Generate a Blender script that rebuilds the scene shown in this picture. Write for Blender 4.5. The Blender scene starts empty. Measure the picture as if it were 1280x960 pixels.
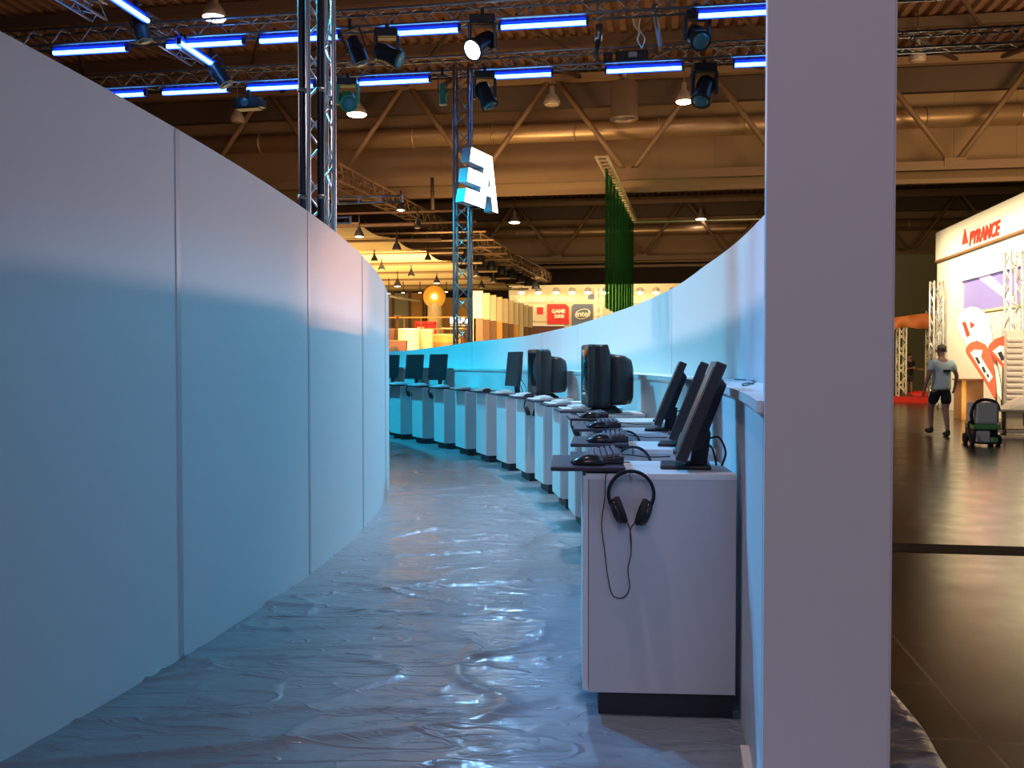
import bpy, math, random
from mathutils import Vector, Matrix, noise
random.seed(4)
S = bpy.context.scene
COL = S.collection
pi = math.pi
F = 1150.0; PITCH = math.atan(28/1150); CZ = 1.45
R = math.radians

# ------------------------------------------------------------------ camera maths (photo pixels -> world, at a real depth)
def ray(px, py):
    dx = (px-640)/F; dy = -(py-480)/F
    cp, sp = math.cos(PITCH), math.sin(PITCH)
    return Vector((dx, cp+dy*sp, -sp+dy*cp))
def P(px, py, Y):
    d = ray(px, py); return Vector((0, 0, CZ)) + d*(Y/d.y)
def hit(px, py, p0, n):
    d = ray(px, py); o = Vector((0, 0, CZ))
    return o + d*((Vector(p0)-o).dot(n)/d.dot(n))
TH = R(9.0); cT, sT = math.cos(TH), math.sin(TH)
U = Vector((cT, -sT, 0)); V = Vector((sT, cT, 0)); ZV = Vector((0, 0, 1))
def hp(u, v, z): return U*u + V*v + ZV*z
def u_at(px, v):
    q = (px-640)/F
    return v*(q*cT-sT)/(cT+q*sT)
def frame(ex, ey, ez, o=(0, 0, 0)):
    return Matrix(((ex[0], ey[0], ez[0], o[0]), (ex[1], ey[1], ez[1], o[1]), (ex[2], ey[2], ez[2], o[2]), (0, 0, 0, 1)))

# ------------------------------------------------------------------ materials
def mat(name, col, rough=0.6, metal=0.0, spec=0.5, emit=None, estr=0.0, var=0.06, vscale=8.0, bump=0.0, bscale=40.0, coat=0.0, alpha=1.0):
    m = bpy.data.materials.new(name); m.use_nodes = True
    nt = m.node_tree; b = nt.nodes['Principled BSDF']
    b.inputs['Base Color'].default_value = (*col, 1); b.inputs['Roughness'].default_value = rough
    b.inputs['Metallic'].default_value = metal; b.inputs['Specular IOR Level'].default_value = spec
    b.inputs['Coat Weight'].default_value = coat; b.inputs['Alpha'].default_value = alpha
    if emit: b.inputs['Emission Color'].default_value = (*emit, 1); b.inputs['Emission Strength'].default_value = estr
    tc = nt.nodes.new('ShaderNodeTexCoord')
    if var > 0:
        nz = nt.nodes.new('ShaderNodeTexNoise'); nz.inputs['Scale'].default_value = vscale; nz.inputs['Detail'].default_value = 3
        nt.links.new(tc.outputs['Object'], nz.inputs['Vector'])
        mx = nt.nodes.new('ShaderNodeMixRGB'); mx.inputs[1].default_value = (*[c*(1-var) for c in col], 1)
        mx.inputs[2].default_value = (*[min(1, c*(1+var)) for c in col], 1)
        nt.links.new(nz.outputs['Fac'], mx.inputs[0]); nt.links.new(mx.outputs[0], b.inputs['Base Color'])
    if bump > 0:
        n2 = nt.nodes.new('ShaderNodeTexNoise'); n2.inputs['Scale'].default_value = bscale; n2.inputs['Detail'].default_value = 4
        nt.links.new(tc.outputs['Object'], n2.inputs['Vector'])
        bp = nt.nodes.new('ShaderNodeBump'); bp.inputs['Strength'].default_value = bump; bp.inputs['Distance'].default_value = 0.02
        nt.links.new(n2.outputs['Fac'], bp.inputs['Height']); nt.links.new(bp.outputs[0], b.inputs['Normal'])
    return m
M = {}
M['panel'] = mat('white laminate panel', (.78, .78, .80), .55, var=.015, vscale=2, bump=.05, bscale=300)
M['desk'] = mat('white desk laminate', (.58, .59, .64), .45, var=.015, bump=.04, bscale=300)
M['pillar'] = mat('white painted board', (.84, .80, .81), .6, var=.015, bump=.05, bscale=300)
M['joint'] = mat('grey aluminium joint strip', (.55, .54, .57), .5, .1)
M['ledge'] = mat('white ledge board', (.82, .82, .84), .4, var=.01)
M['trim'] = mat('cream trim', (.80, .72, .66), .5)
M['kick'] = mat('black plinth', (.02, .02, .03), .5)
M['black'] = mat('black plastic', (.016, .016, .022), .45)
M['blackgloss'] = mat('black gloss plastic', (.02, .02, .026), .22)
M['crt'] = mat('black monitor case', (.018, .020, .026), .38)
M['bezel'] = mat('dark grey bezel', (.035, .028, .034), .4)
M['screen'] = mat('dark glass screen', (.02, .018, .022), .06, spec=.8, var=0)
M['lcdscreen'] = mat('matte dark screen', (.055, .036, .042), .34, spec=.35, var=0)
M['tray'] = mat('dark purple black board', (.045, .035, .06), .4)
M['key'] = mat('charcoal keycaps', (.09, .085, .12), .4)
M['keyb'] = mat('dark keyboard body', (.03, .03, .045), .4)
M['keyw'] = mat('silver white keyboard', (.75, .76, .78), .35)
M['cushion'] = mat('black ear cushion', (.02, .018, .02), .8)
M['alu'] = mat('aluminium tube', (.55, .56, .60), .35, .85)
M['aludark'] = mat('dull steel', (.30, .27, .25), .5, .6)
M['fixture'] = mat('black fixture housing', (.045, .05, .06), .35)
M['housing'] = mat('white batten housing', (.55, .58, .65), .4)
M['blueglow'] = mat('batten plate with painted blue glow', (.03, .045, .65), .4)  # blue glow round the tubes is put into this colour
M['channel'] = mat('dark floor duct cover', (.035, .022, .016), .75, spec=.15)
M['tube'] = mat('blue fluorescent tube', (.5, .7, 1), .3, emit=(.10, .40, 1.0), estr=9.0, var=0)
M['green'] = mat('green housing', (.10, .55, .25), .4)  # plain green base colour
M['lens'] = mat('lamp lens', (.10, .35, .45), .05, spec=1)
M['spark'] = mat('lit lamp lens', (1, 1, 1), .3, emit=(.9, .95, 1), estr=14, var=0)
M['pipe'] = mat('black pole', (.012, .014, .03), .4)
M['roof'] = mat('brown steel roof deck', (.26, .14, .085), .55, .1, var=.12, vscale=2)
M['rooflt'] = mat('purlin steel', (.10, .065, .045), .55, .1)
M['girder'] = mat('tan painted steel girder', (.25, .15, .082), .5)
M['infill'] = mat('tan wall sheet', (.34, .22, .12), .8, var=.1, vscale=.5)
M['farwall'] = mat('dark far wall', (.16, .11, .08), .8, var=.1, vscale=.3)
M['duct'] = mat('galvanised duct', (.55, .36, .20), .38, .6)
M['fan'] = mat('fan drum', (.34, .25, .19), .45, .4)
M['shade'] = mat('lamp shade', (.5, .45, .4), .4, .3)
M['lampon'] = mat('lit hall lamp', (1, 1, 1), .3, emit=(1, .78, .62), estr=14, var=0)
M['lampoff'] = mat('unlit lamp glass', (.55, .42, .32), .3, var=0)
M['signface'] = mat('glowing sign face', (1, 1, 1), .4, emit=(1, .96, .88), estr=5, var=0)
M['signside'] = mat('sign side', (.55, .75, .9), .5)
M['fabric'] = mat('cream ceiling fabric', (.80, .62, .33), .8, var=.05, vscale=1)
M['spotwarm'] = mat('warm lit spot', (1, 1, 1), .3, emit=(1, .75, .40), estr=16, var=0)
M['cream'] = mat('cream board', (.80, .66, .42), .6, var=.04)
M['brown'] = mat('brown board', (.22, .10, .04), .6)
M['redbrown'] = mat('dark red brown board', (.14, .045, .03), .6)
M['orange'] = mat('orange wood wall', (.78, .40, .10), .6)
M['red'] = mat('red panel', (.75, .02, .02), .5, var=.02)
M['white'] = mat('white panel', (.86, .84, .80), .5, var=.02)
M['greyblue'] = mat('grey blue panel', (.13, .15, .22), .5, var=.02)
M['wallgrey'] = mat('grey green wall', (.42, .40, .30), .7)
M['discyellow'] = mat('yellow disc', (.85, .50, .08), .5)
M['steelrail'] = mat('rail', (.45, .25, .12), .5)
M['redcloth'] = mat('red cloth', (.70, .03, .02), .7)
M['orangecloth'] = mat('orange cloth', (.75, .24, .07), .7)
M['olive'] = mat('olive wall', (.15, .15, .09), .8)
M['purple'] = mat('violet screen', (.22, .20, .55), .35, emit=(.25, .22, .62), estr=.35, var=.15, vscale=.8)
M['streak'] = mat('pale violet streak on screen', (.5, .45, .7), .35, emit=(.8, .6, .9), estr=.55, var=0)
M['letter'] = mat('pale letter', (.95, .92, .70), .5)
M['logoRed'] = mat('red logo', (.65, .03, .02), .5)
M['skin'] = mat('skin', (.42, .24, .17), .6)
M['tshirt'] = mat('pale blue t-shirt', (.62, .80, .86), .8)
M['darkcloth'] = mat('dark clothing', (.015, .015, .022), .8)
M['greycloth'] = mat('grey trousers', (.06, .055, .06), .8)
M['creamcloth'] = mat('cream shirt', (.55, .42, .30), .8)
M['hair'] = mat('short dark hair', (.03, .022, .018), .7)
M['greyhair'] = mat('cropped grey hair', (.20, .15, .125), .8)
M['flagwhite'] = mat('white flag', (.88, .84, .72), .7)
M['flagred'] = mat('red flag', (.80, .07, .03), .7)
M['louver'] = mat('grey louvre', (.34, .30, .28), .5)
M['machine'] = mat('pale machine tank', (.55, .62, .58), .4)
M['machgreen'] = mat('green machine trim', (.12, .42, .12), .4)
M['wood'] = mat('brown wood crate', (.38, .18, .08), .6, var=.2)
M['rubber'] = mat('rubber', (.02, .02, .02), .8)
M['shoe'] = mat('dark shoe', (.03, .025, .025), .6)

def floor_mat():
    m = bpy.data.materials.new('dark tiled hall floor'); m.use_nodes = True; nt = m.node_tree; b = nt.nodes['Principled BSDF']
    tc = nt.nodes.new('ShaderNodeTexCoord'); mp = nt.nodes.new('ShaderNodeMapping'); mp.inputs['Rotation'].default_value = (0, 0, TH)
    nt.links.new(tc.outputs['Object'], mp.inputs['Vector'])
    br = nt.nodes.new('ShaderNodeTexBrick'); br.offset = 0; br.inputs['Scale'].default_value = 1
    br.inputs['Brick Width'].default_value = .62; br.inputs['Row Height'].default_value = .62; br.inputs['Mortar Size'].default_value = .008
    br.inputs['Color1'].default_value = (.040, .026, .018, 1); br.inputs['Color2'].default_value = (.062, .040, .026, 1); br.inputs['Mortar'].default_value = (.15, .10, .07, 1)
    nt.links.new(mp.outputs[0], br.inputs['Vector'])
    nz = nt.nodes.new('ShaderNodeTexNoise'); nz.inputs['Scale'].default_value = 3.0; nz.inputs['Detail'].default_value = 6
    nt.links.new(mp.outputs[0], nz.inputs['Vector'])
    mx = nt.nodes.new('ShaderNodeMixRGB'); mx.blend_type = 'MULTIPLY'; mx.inputs[0].default_value = .5
    nt.links.new(br.outputs['Color'], mx.inputs[1]); nt.links.new(nz.outputs['Color'], mx.inputs[2]); nt.links.new(mx.outputs[0], b.inputs['Base Color'])
    rr = nt.nodes.new('ShaderNodeMapRange'); rr.inputs['To Min'].default_value = .13; rr.inputs['To Max'].default_value = .32
    nt.links.new(nz.outputs['Fac'], rr.inputs['Value']); nt.links.new(rr.outputs[0], b.inputs['Roughness'])
    bp = nt.nodes.new('ShaderNodeBump'); bp.inputs['Strength'].default_value = .25; bp.inputs['Distance'].default_value = .006
    nt.links.new(br.outputs['Fac'], bp.inputs['Height']); bp.invert = True; nt.links.new(bp.outputs[0], b.inputs['Normal'])
    b.inputs['Specular IOR Level'].default_value = .9
    return m
def sheet_mat():
    m = bpy.data.materials.new('clear plastic sheet over grey carpet'); m.use_nodes = True; nt = m.node_tree; b = nt.nodes['Principled BSDF']
    tc = nt.nodes.new('ShaderNodeTexCoord'); mp = nt.nodes.new('ShaderNodeMapping'); mp.inputs['Scale'].default_value = (1.2, 3.2, 1); mp.inputs['Rotation'].default_value = (0, 0, R(-8))
    nt.links.new(tc.outputs['Object'], mp.inputs['Vector'])
    nz = nt.nodes.new('ShaderNodeTexNoise'); nz.inputs['Scale'].default_value = 3.4; nz.inputs['Detail'].default_value = 8; nz.inputs['Distortion'].default_value = 1.6
    nt.links.new(mp.outputs[0], nz.inputs['Vector'])
    cr = nt.nodes.new('ShaderNodeMixRGB'); cr.inputs[1].default_value = (.16, .18, .205, 1); cr.inputs[2].default_value = (.27, .295, .33, 1)
    nt.links.new(nz.outputs['Fac'], cr.inputs[0]); nt.links.new(cr.outputs[0], b.inputs['Base Color'])
    bp = nt.nodes.new('ShaderNodeBump'); bp.inputs['Strength'].default_value = .30; bp.inputs['Distance'].default_value = .02
    # thin sharp creases
    mp2 = nt.nodes.new('ShaderNodeMapping'); mp2.inputs['Scale'].default_value = (.55, 1.9, 1); mp2.inputs['Rotation'].default_value = (0, 0, R(6))
    nt.links.new(tc.outputs['Object'], mp2.inputs['Vector'])
    hs = nz.outputs['Fac']
    for sc_, wd, am in ((1.3, .016, 1.3), (2.9, .022, .8)):
        n2 = nt.nodes.new('ShaderNodeTexNoise'); n2.inputs['Scale'].default_value = sc_; n2.inputs['Detail'].default_value = 3; n2.inputs['Distortion'].default_value = .7
        nt.links.new(mp2.outputs[0], n2.inputs['Vector'])
        sb = nt.nodes.new('ShaderNodeMath'); sb.operation = 'SUBTRACT'; sb.inputs[1].default_value = .5; nt.links.new(n2.outputs['Fac'], sb.inputs[0])
        ab = nt.nodes.new('ShaderNodeMath'); ab.operation = 'ABSOLUTE'; nt.links.new(sb.outputs[0], ab.inputs[0])
        mr = nt.nodes.new('ShaderNodeMapRange'); mr.interpolation_type = 'SMOOTHSTEP'; mr.inputs['From Max'].default_value = wd; mr.inputs['To Min'].default_value = am; mr.inputs['To Max'].default_value = 0
        nt.links.new(ab.outputs[0], mr.inputs['Value'])
        ad = nt.nodes.new('ShaderNodeMath'); ad.operation = 'ADD'; nt.links.new(hs, ad.inputs[0]); nt.links.new(mr.outputs[0], ad.inputs[1]); hs = ad.outputs[0]
    nt.links.new(hs, bp.inputs['Height']); nt.links.new(bp.outputs[0], b.inputs['Normal'])
    b.inputs['Roughness'].default_value = .45; b.inputs['Specular IOR Level'].default_value = .5
    b.inputs['Coat Weight'].default_value = .60; b.inputs['Coat Roughness'].default_value = .09
    nt.links.new(bp.outputs[0], b.inputs['Coat Normal'])
    return m
def net_mat():
    m = bpy.data.materials.new('green netting'); m.use_nodes = True; nt = m.node_tree
    b = nt.nodes['Principled BSDF']; b.inputs['Base Color'].default_value = (.008, .10, .028, 1); b.inputs['Roughness'].default_value = .8
    tr = nt.nodes.new('ShaderNodeBsdfTransparent'); tr.inputs[0].default_value = (.50, .80, .55, 1)
    mx = nt.nodes.new('ShaderNodeMixShader'); mx.inputs[0].default_value = .34
    nt.links.new(tr.outputs[0], mx.inputs[1]); nt.links.new(b.outputs[0], mx.inputs[2])
    nt.links.new(mx.outputs[0], nt.nodes['Material Output'].inputs['Surface'])
    return m
M['floor'] = floor_mat(); M['sheet'] = sheet_mat(); M['net'] = net_mat()

# ------------------------------------------------------------------ mesh builder
class MB:
    def __init__(s): s.v = []; s.f = []; s.sm = []
    def add(s, vs, fs, smooth=False):
        o = len(s.v); s.v += [tuple(p) for p in vs]
        for f in fs: s.f.append(tuple(i+o for i in f)); s.sm.append(smooth)
        return s
    def box(s, c, size, M3=None):
        a, b, d = [q/2 for q in size]; c = Vector(c)
        vs = [Vector((x, y, z)) for x in (-a, a) for y in (-b, b) for z in (-d, d)]
        if M3 is not None: vs = [M3 @ p for p in vs]
        return s.add([p+c for p in vs], [(0, 1, 3, 2), (4, 6, 7, 5), (0, 4, 5, 1), (2, 3, 7, 6), (0, 2, 6, 4), (1, 5, 7, 3)])
    def obox(s, p0, p1, w, h):                     # a bar between two points, w wide, h high
        p0, p1 = Vector(p0), Vector(p1); d = (p1-p0); L = d.length; ex = d.normalized()
        up = ZV if abs(ex.z) < .95 else Vector((0, 1, 0))
        ey = up.cross(ex).normalized(); ez = ex.cross(ey)
        return s.box((p0+p1)/2, (L, w, h), frame(ex, ey, ez).to_3x3())
    def tube(s, p0, p1, r, n=8, r2=None):
        p0, p1 = Vector(p0), Vector(p1); ex = (p1-p0).normalized(); r2 = r if r2 is None else r2
        up = ZV if abs(ex.z) < .95 else Vector((0, 1, 0))
        a = up.cross(ex).normalized(); b = ex.cross(a)
        ring = lambda p, q: [p+(a*math.cos(2*pi*i/n)+b*math.sin(2*pi*i/n))*q for i in range(n)]
        vs = ring(p0, r)+ring(p1, r2)
        s.add(vs, [(i, (i+1) % n, n+(i+1) % n, n+i) for i in range(n)], True)
        o = len(s.v)-2*n
        s.f.append(tuple(o+i for i in reversed(range(n)))); s.sm.append(False)
        s.f.append(tuple(o+n+i for i in range(n))); s.sm.append(False)
        return s
    def path(s, pts, r, n=6, closed=False):
        pts = [Vector(p) for p in pts]; k = len(pts); vs = []; prev = None
        for i, p in enumerate(pts):
            t = (pts[(i+1) % k]-pts[i-1]) if closed else (pts[min(i+1, k-1)]-pts[max(i-1, 0)])
            t.normalize()
            if prev is None:
                up = ZV if abs(t.z) < .9 else Vector((1, 0, 0)); a = up.cross(t).normalized()
            else: a = (prev-t*prev.dot(t)).normalized()
            prev = a; b = t.cross(a); rr = r(i/(k-1)) if callable(r) else r
            vs += [p+(a*math.cos(2*pi*j/n)+b*math.sin(2*pi*j/n))*rr for j in range(n)]
        fs = []
        for i in range(k if closed else k-1):
            j2 = (i+1) % k
            fs += [(i*n+j, i*n+(j+1) % n, j2*n+(j+1) % n, j2*n+j) for j in range(n)]
        s.add(vs, fs, True)
        if not closed:
            o = len(s.v)-k*n
            s.f.append(tuple(o+j for j in reversed(range(n)))); s.sm.append(False)
            s.f.append(tuple(o+(k-1)*n+j for j in range(n))); s.sm.append(False)
        return s
    def lathe(s, prof, n=20, Mx=None, cap=True):
        Mx = Mx or Matrix.Identity(4); vs = []
        for r_, z in prof: vs += [Mx @ Vector((r_*math.cos(2*pi*i/n), r_*math.sin(2*pi*i/n), z)) for i in range(n)]
        k = len(prof); fs = []
        for j in range(k-1): fs += [(j*n+i, j*n+(i+1) % n, (j+1)*n+(i+1) % n, (j+1)*n+i) for i in range(n)]
        s.add(vs, fs, True); o = len(s.v)-k*n
        if cap:
            s.f.append(tuple(o+i for i in reversed(range(n)))); s.sm.append(False)
            s.f.append(tuple(o+(k-1)*n+i for i in range(n))); s.sm.append(False)
        return s
    def prism(s, poly, z0, z1, Mx=None):
        Mx = Mx or Matrix.Identity(4); n = len(poly)
        vs = [Mx @ Vector((x, y, z0)) for x, y in poly]+[Mx @ Vector((x, y, z1)) for x, y in poly]
        return s.add(vs, [tuple(reversed(range(n))), tuple(range(n, 2*n))]+[(i, (i+1) % n, n+(i+1) % n, n+i) for i in range(n)])
    def slab(s, pts, off):                         # polygon of world points given thickness by an offset vector
        n = len(pts); off = Vector(off); pts = [Vector(p) for p in pts]
        return s.add(pts+[p+off for p in pts], [tuple(reversed(range(n))), tuple(range(n, 2*n))]+[(i, (i+1) % n, n+(i+1) % n, n+i) for i in range(n)])
    def ball(s, c, rad, n=14, m=8, Mx=None):
        c = Vector(c); rad = (rad,)*3 if not hasattr(rad, '__len__') else rad; vs = []; fs = []
        for j in range(m+1):
            t = pi*j/m
            vs += [Vector((rad[0]*math.sin(t)*math.cos(2*pi*i/n), rad[1]*math.sin(t)*math.sin(2*pi*i/n), rad[2]*math.cos(t))) for i in range(n)]
        if Mx is not None: vs = [Mx @ p for p in vs]
        for j in range(m): fs += [(j*n+i, (j+1)*n+i, (j+1)*n+(i+1) % n, j*n+(i+1) % n) for i in range(n)]
        return s.add([p+c for p in vs], fs, True)
    def mesh(s, name):
        me = bpy.data.meshes.new(name); me.from_pydata(s.v, [], s.f)
        me.polygons.foreach_set('use_smooth', s.sm); me.update(); return me
    def build(s, name, m, parent=None, bevel=0, fix=True):
        me = s.mesh(name)
        if fix:
            import bmesh
            bm = bmesh.new(); bm.from_mesh(me); bmesh.ops.remove_doubles(bm, verts=bm.verts, dist=1e-5)
            bmesh.ops.recalc_face_normals(bm, faces=bm.faces); bm.to_mesh(me); bm.free()
        o = bpy.data.objects.new(name, me); COL.objects.link(o); me.materials.append(m)
        if parent is not None: o.parent = parent
        if bevel:
            md = o.modifiers.new('bevel', 'BEVEL'); md.width = bevel; md.segments = 2; md.limit_method = 'ANGLE'; md.angle_limit = R(40)
        return o
USED = {}
def tag(o, label, cat, group=None, kind=None):
    o['label'] = label; o['category'] = cat
    if group: o['group'] = group
    if kind: o['kind'] = kind
    return o
def thing(name, label, cat, loc=(0, 0, 0), rz=0, group=None):
    o = bpy.data.objects.new(name, None); COL.objects.link(o); o.empty_display_size = .1
    o.location = loc; o.rotation_euler = (0, 0, rz); return tag(o, label, cat, group)
def struct(o, label=None, cat='wall'):
    o['kind'] = 'structure'
    if label: o['label'] = label; o['category'] = cat
    return o
def kids(o): return list(KIDS.get(o.name, [])) or [c for c in o.children]
KIDS = {}
def copy_tree(o, parent=None):
    c = o.copy(); COL.objects.link(c)
    if parent is not None: c.parent = parent
    for ch in list(o.children): copy_tree(ch, c)
    return c
ORD = ['first', 'second', 'third', 'fourth', 'fifth', 'sixth', 'seventh', 'eighth', 'ninth', 'tenth', 'eleventh', 'twelfth', 'thirteenth', 'fourteenth', 'fifteenth', 'sixteenth']
def text_mesh(name, s, size, ext, m, parent, Mx, shear=0, bold=0):
    cu = bpy.data.curves.new(name, 'FONT'); cu.body = s; cu.size = size; cu.extrude = ext; cu.align_x = 'CENTER'; cu.align_y = 'CENTER'; cu.shear = shear; cu.offset = bold
    t = bpy.data.objects.new(name, cu); COL.objects.link(t)
    dg = bpy.context.evaluated_depsgraph_get(); me = bpy.data.meshes.new_from_object(t.evaluated_get(dg))
    bpy.data.objects.remove(t); me.materials.clear(); me.materials.append(m); me.transform(Mx); me.name = name
    o = bpy.data.objects.new(name, me); COL.objects.link(o)
    if parent is not None: o.parent = parent
    return o

# ------------------------------------------------------------------ camera
cd = bpy.data.cameras.new('camera'); cd.sensor_width = 36; cd.lens = F/1280*36; cd.clip_end = 300
cam = bpy.data.objects.new('camera', cd); COL.objects.link(cam); cam.location = (0, 0, CZ); cam.rotation_euler = (pi/2-PITCH, 0, 0); S.camera = cam

# ================================================================== HALL SHELL
def quad(name, pts, m):
    mb = MB(); mb.add(pts, [tuple(range(len(pts)))]); return struct(mb.build(name, m))
fl = MB(); fl.slab([hp(-42, -12, -.2), hp(42, -12, -.2), hp(42, 80, -.2), hp(-42, 80, -.2)], (0, 0, .2)); struct(fl.build('floor', M['floor']))
fy = P(1200, 687, 7.07); vv = Vector((fy.x, fy.y, 0)).dot(V)
tr = MB(); tr.slab([hp(.8, vv-.17, 0), hp(30, vv-.17, 0), hp(30, vv+.17, 0), hp(.8, vv+.17, 0)], (0, 0, .004)); struct(tr.build('trim_floor_channel', M['channel']))
# corrugated roof deck: ribs run down the hall
ZR = 12.4
rb = MB(); per = .42; n = int(84/per); prof = []
for i in range(n):
    u0 = -42+i*per
    prof += [(u0, 0), (u0+per*.40, 0), (u0+per*.52, .13), (u0+per*.88, .13)]
prof.append((42, 0)); vs = []
for v in (-12, 80): vs += [hp(u, v, ZR+z) for u, z in prof]
k = len(prof); rb.add(vs, [(i, i+1, k+i+1, k+i) for i in range(k-1)]); struct(rb.build('ceiling', M['roof'], fix=False))
def wall_box(name, u0, u1, v0, v1, z0, z1, m):
    mb = MB(); mb.slab([hp(u0, v0, z0), hp(u1, v0, z0), hp(u1, v1, z0), hp(u0, v1, z0)], (0, 0, z1-z0)); return struct(mb.build(name, m))
wall_box('wall_back', -42, 42, 78, 78.3, 0, 13, M['farwall'])
wall_box('wall_left_hall', -42.3, -42, -12, 78, 0, 13, M['farwall'])
wall_box('wall_right_hall', 42, 42.3, -12, 78, 0, 13, M['farwall'])
wall_box('wall_front_hall', -42, 42, -12.3, -12, 0, 13, M['farwall'])
for i, v in enumerate((35.3, 62.0)):                # sheeted upper walls behind the girders, with seams
    w = wall_box('wall_back_upper_%d' % (i+1), -40, 40, v, v+.1, 8.05, ZR, M['infill'])
    mb = MB()
    for q in range(-18, 19): mb.slab([hp(q*2.1-.03, v-.02, 8.1), hp(q*2.1+.03, v-.02, 8.1), hp(q*2.1+.03, v+.0, 8.1), hp(q*2.1-.03, v, 8.1)], (0, 0, 3.6))
    mb.build('seam_strip', M['infill'], w)

# girders with V bracing
def girder(v, label):
    t = thing('roof_girder', label, 'girder', hp(0, v, 8.0), -TH, 'roof girders')
    zb, zt = .15, 3.75
    MB().box((0, 0, zb), (80, .28, .30)).build('bottom_chord', M['girder'], t)
    MB().box((0, 0, zb-.52), (80, .22, .16)).build('lower_rail', M['girder'], t)
    MB().box((0, 0, zt), (80, .30, .26)).build('top_chord', M['girder'], t)
    MB().box((0, .75, 3.3), (80, .3, .85)).build('roof_beam', M['rooflt'], t)
    sp = u_at(1200, 33.6)-u_at(992, 33.6); b0 = u_at(785, 33.6)
    for q in range(-6, 6):
        ub = b0+q*sp
        if abs(ub) > 36: continue
        MB().tube((ub-.08, 0, zb+.1), (ub-sp/2+.12, 0, zt), .10, 8).build('diagonal', M['girder'], t)
        MB().tube((ub+.08, 0, zb+.1), (ub+sp/2-.12, 0, zt), .10, 8).build('diagonal', M['girder'], t)
        MB().box((ub, -.02, zb+.1), (.7, .3, .28)).build('node_plate', M['girder'], t)
    return t
girder(33.6, 'tan steel roof girder with V bracing in front of the nearer upper wall sheet')
girder(60.3, 'dim far roof girder with V bracing low behind the green net')
for i, v in enumerate((22.0, 26.5, 31.0)):
    t = tag(MB().obox(hp(-40, v, ZR-.25), hp(40, v, ZR-.25), .22, .30).build('roof_purlin', M['rooflt']),
            'dark roof purlin under the corrugated deck, %s from the girder' % ORD[2-i], 'purlin', 'roof purlins')
j = 0
for v, a in ((26.5, 31), (31, 33.6)):
    for q in range(-3, 4):
        u0 = q*6.4+1.1
        j += 1
        mb = MB(); mb.tube(hp(u0, v, ZR-.35), hp(u0+2.6, a, ZR-.7), .07, 6); mb.tube(hp(u0, v, ZR-.35), hp(u0-2.6, a, ZR-.7), .07, 6)
        tag(mb.build('roof_brace', M['rooflt']), 'dark V shaped roof brace between purlins, %s from the left in the %s row' % (ORD[q+3], 'front' if v < 30 else 'back'), 'brace', 'roof braces')
# ducts
for v, z, lab in ((34.55, 10.05, 'long tan air duct running behind the near girder braces'), (61.2, 10.05, 'distant air duct glowing dull orange above the hanging green net')):
    t = thing('air_duct', lab, 'duct', hp(0, v, z), -TH)
    MB().tube((-39, 0, 0), (39, 0, 0), .36, 20).build('duct_pipe', M['duct'], t)
    for q in range(-12, 13):
        MB().tube((q*3.1-.04, 0, 0), (q*3.1+.04, 0, 0), .385, 20).build('joint_band', M['duct'], t)
t = thing('fan_drum', 'round ventilation drum hanging in front of the air duct', 'fan', P(780, 150, 32.2))
MB().lathe([(.48, 0), (.50, .03), (.47, .06), (.47, 1.25), (.40, 1.30)], 24, cap=False).build('drum', M['fan'], t)
MB().lathe([(.44, .1), (.12, .06), (.06, .0)], 16).build('rotor', M['aludark'], t)
MB().tube((0, 0, 1.25), (0, 0, 2.6), .12, 10).build('neck', M['fan'], t)

# hall lamps
def hall_lamp(px, py, Y, dia, lit, label):
    p = P(px, py, Y); t = thing('hall_lamp', label, 'ceiling lamp', p, 0, 'hall lamps'); r = dia/2
    MB().lathe([(r, 0), (r*1.03, .02), (r*.92, .14), (r*.60, .30), (r*.32, .40), (r*.28, .62), (r*.1, .66)], 20, cap=False).build('shade', M['shade'], t)
    MB().lathe([(r*.96, .0), (r*.85, -.045), (r*.4, -.07), (.01, -.075)], 20).build('bulb_glass', M['lampon'] if lit else M['lampoff'], t)
    MB().tube((0, 0, .62), (0, 0, ZR-p.z), .025, 6).build('hanger', M['rooflt'], t)
for a in ((268, 22, 24, .60, 1, 'glowing hall lamp at upper left above the blue tube row'),
          (446, 143, 33.0, .72, 1, 'glowing hall lamp just right of the near black and silver tower'),
          (855, 127, 31.5, .56, 1, 'glowing hall lamp under the right end of the lighting truss'),
          (643, 278, 59, .72, 1, 'small distant glowing lamp right of the glowing letters'),
          (876, 274, 59, .66, 1, 'small distant glowing lamp right of the green net'),
          (690, 130, 33.0, .60, 0, 'unlit hall lamp at the girder left of the ventilation drum'),
          (1147, 75, 29.0, .52, 0, 'unlit hall lamp right of the white pillar'),
          (297, 151, 33.0, .52, 0, 'unlit hall lamp left of the near black and silver tower')): hall_lamp(*a)

# ================================================================== STAND: curved walls, ledge, sheet
R0 = 20.0
CX, CY = .56-R0, 7.0
def arc(r, a, z=0): return Vector((CX+r*math.cos(a), CY+r*math.sin(a), z))
def a_of_Y(Y, r): return math.asin((Y-CY)/r)
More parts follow.
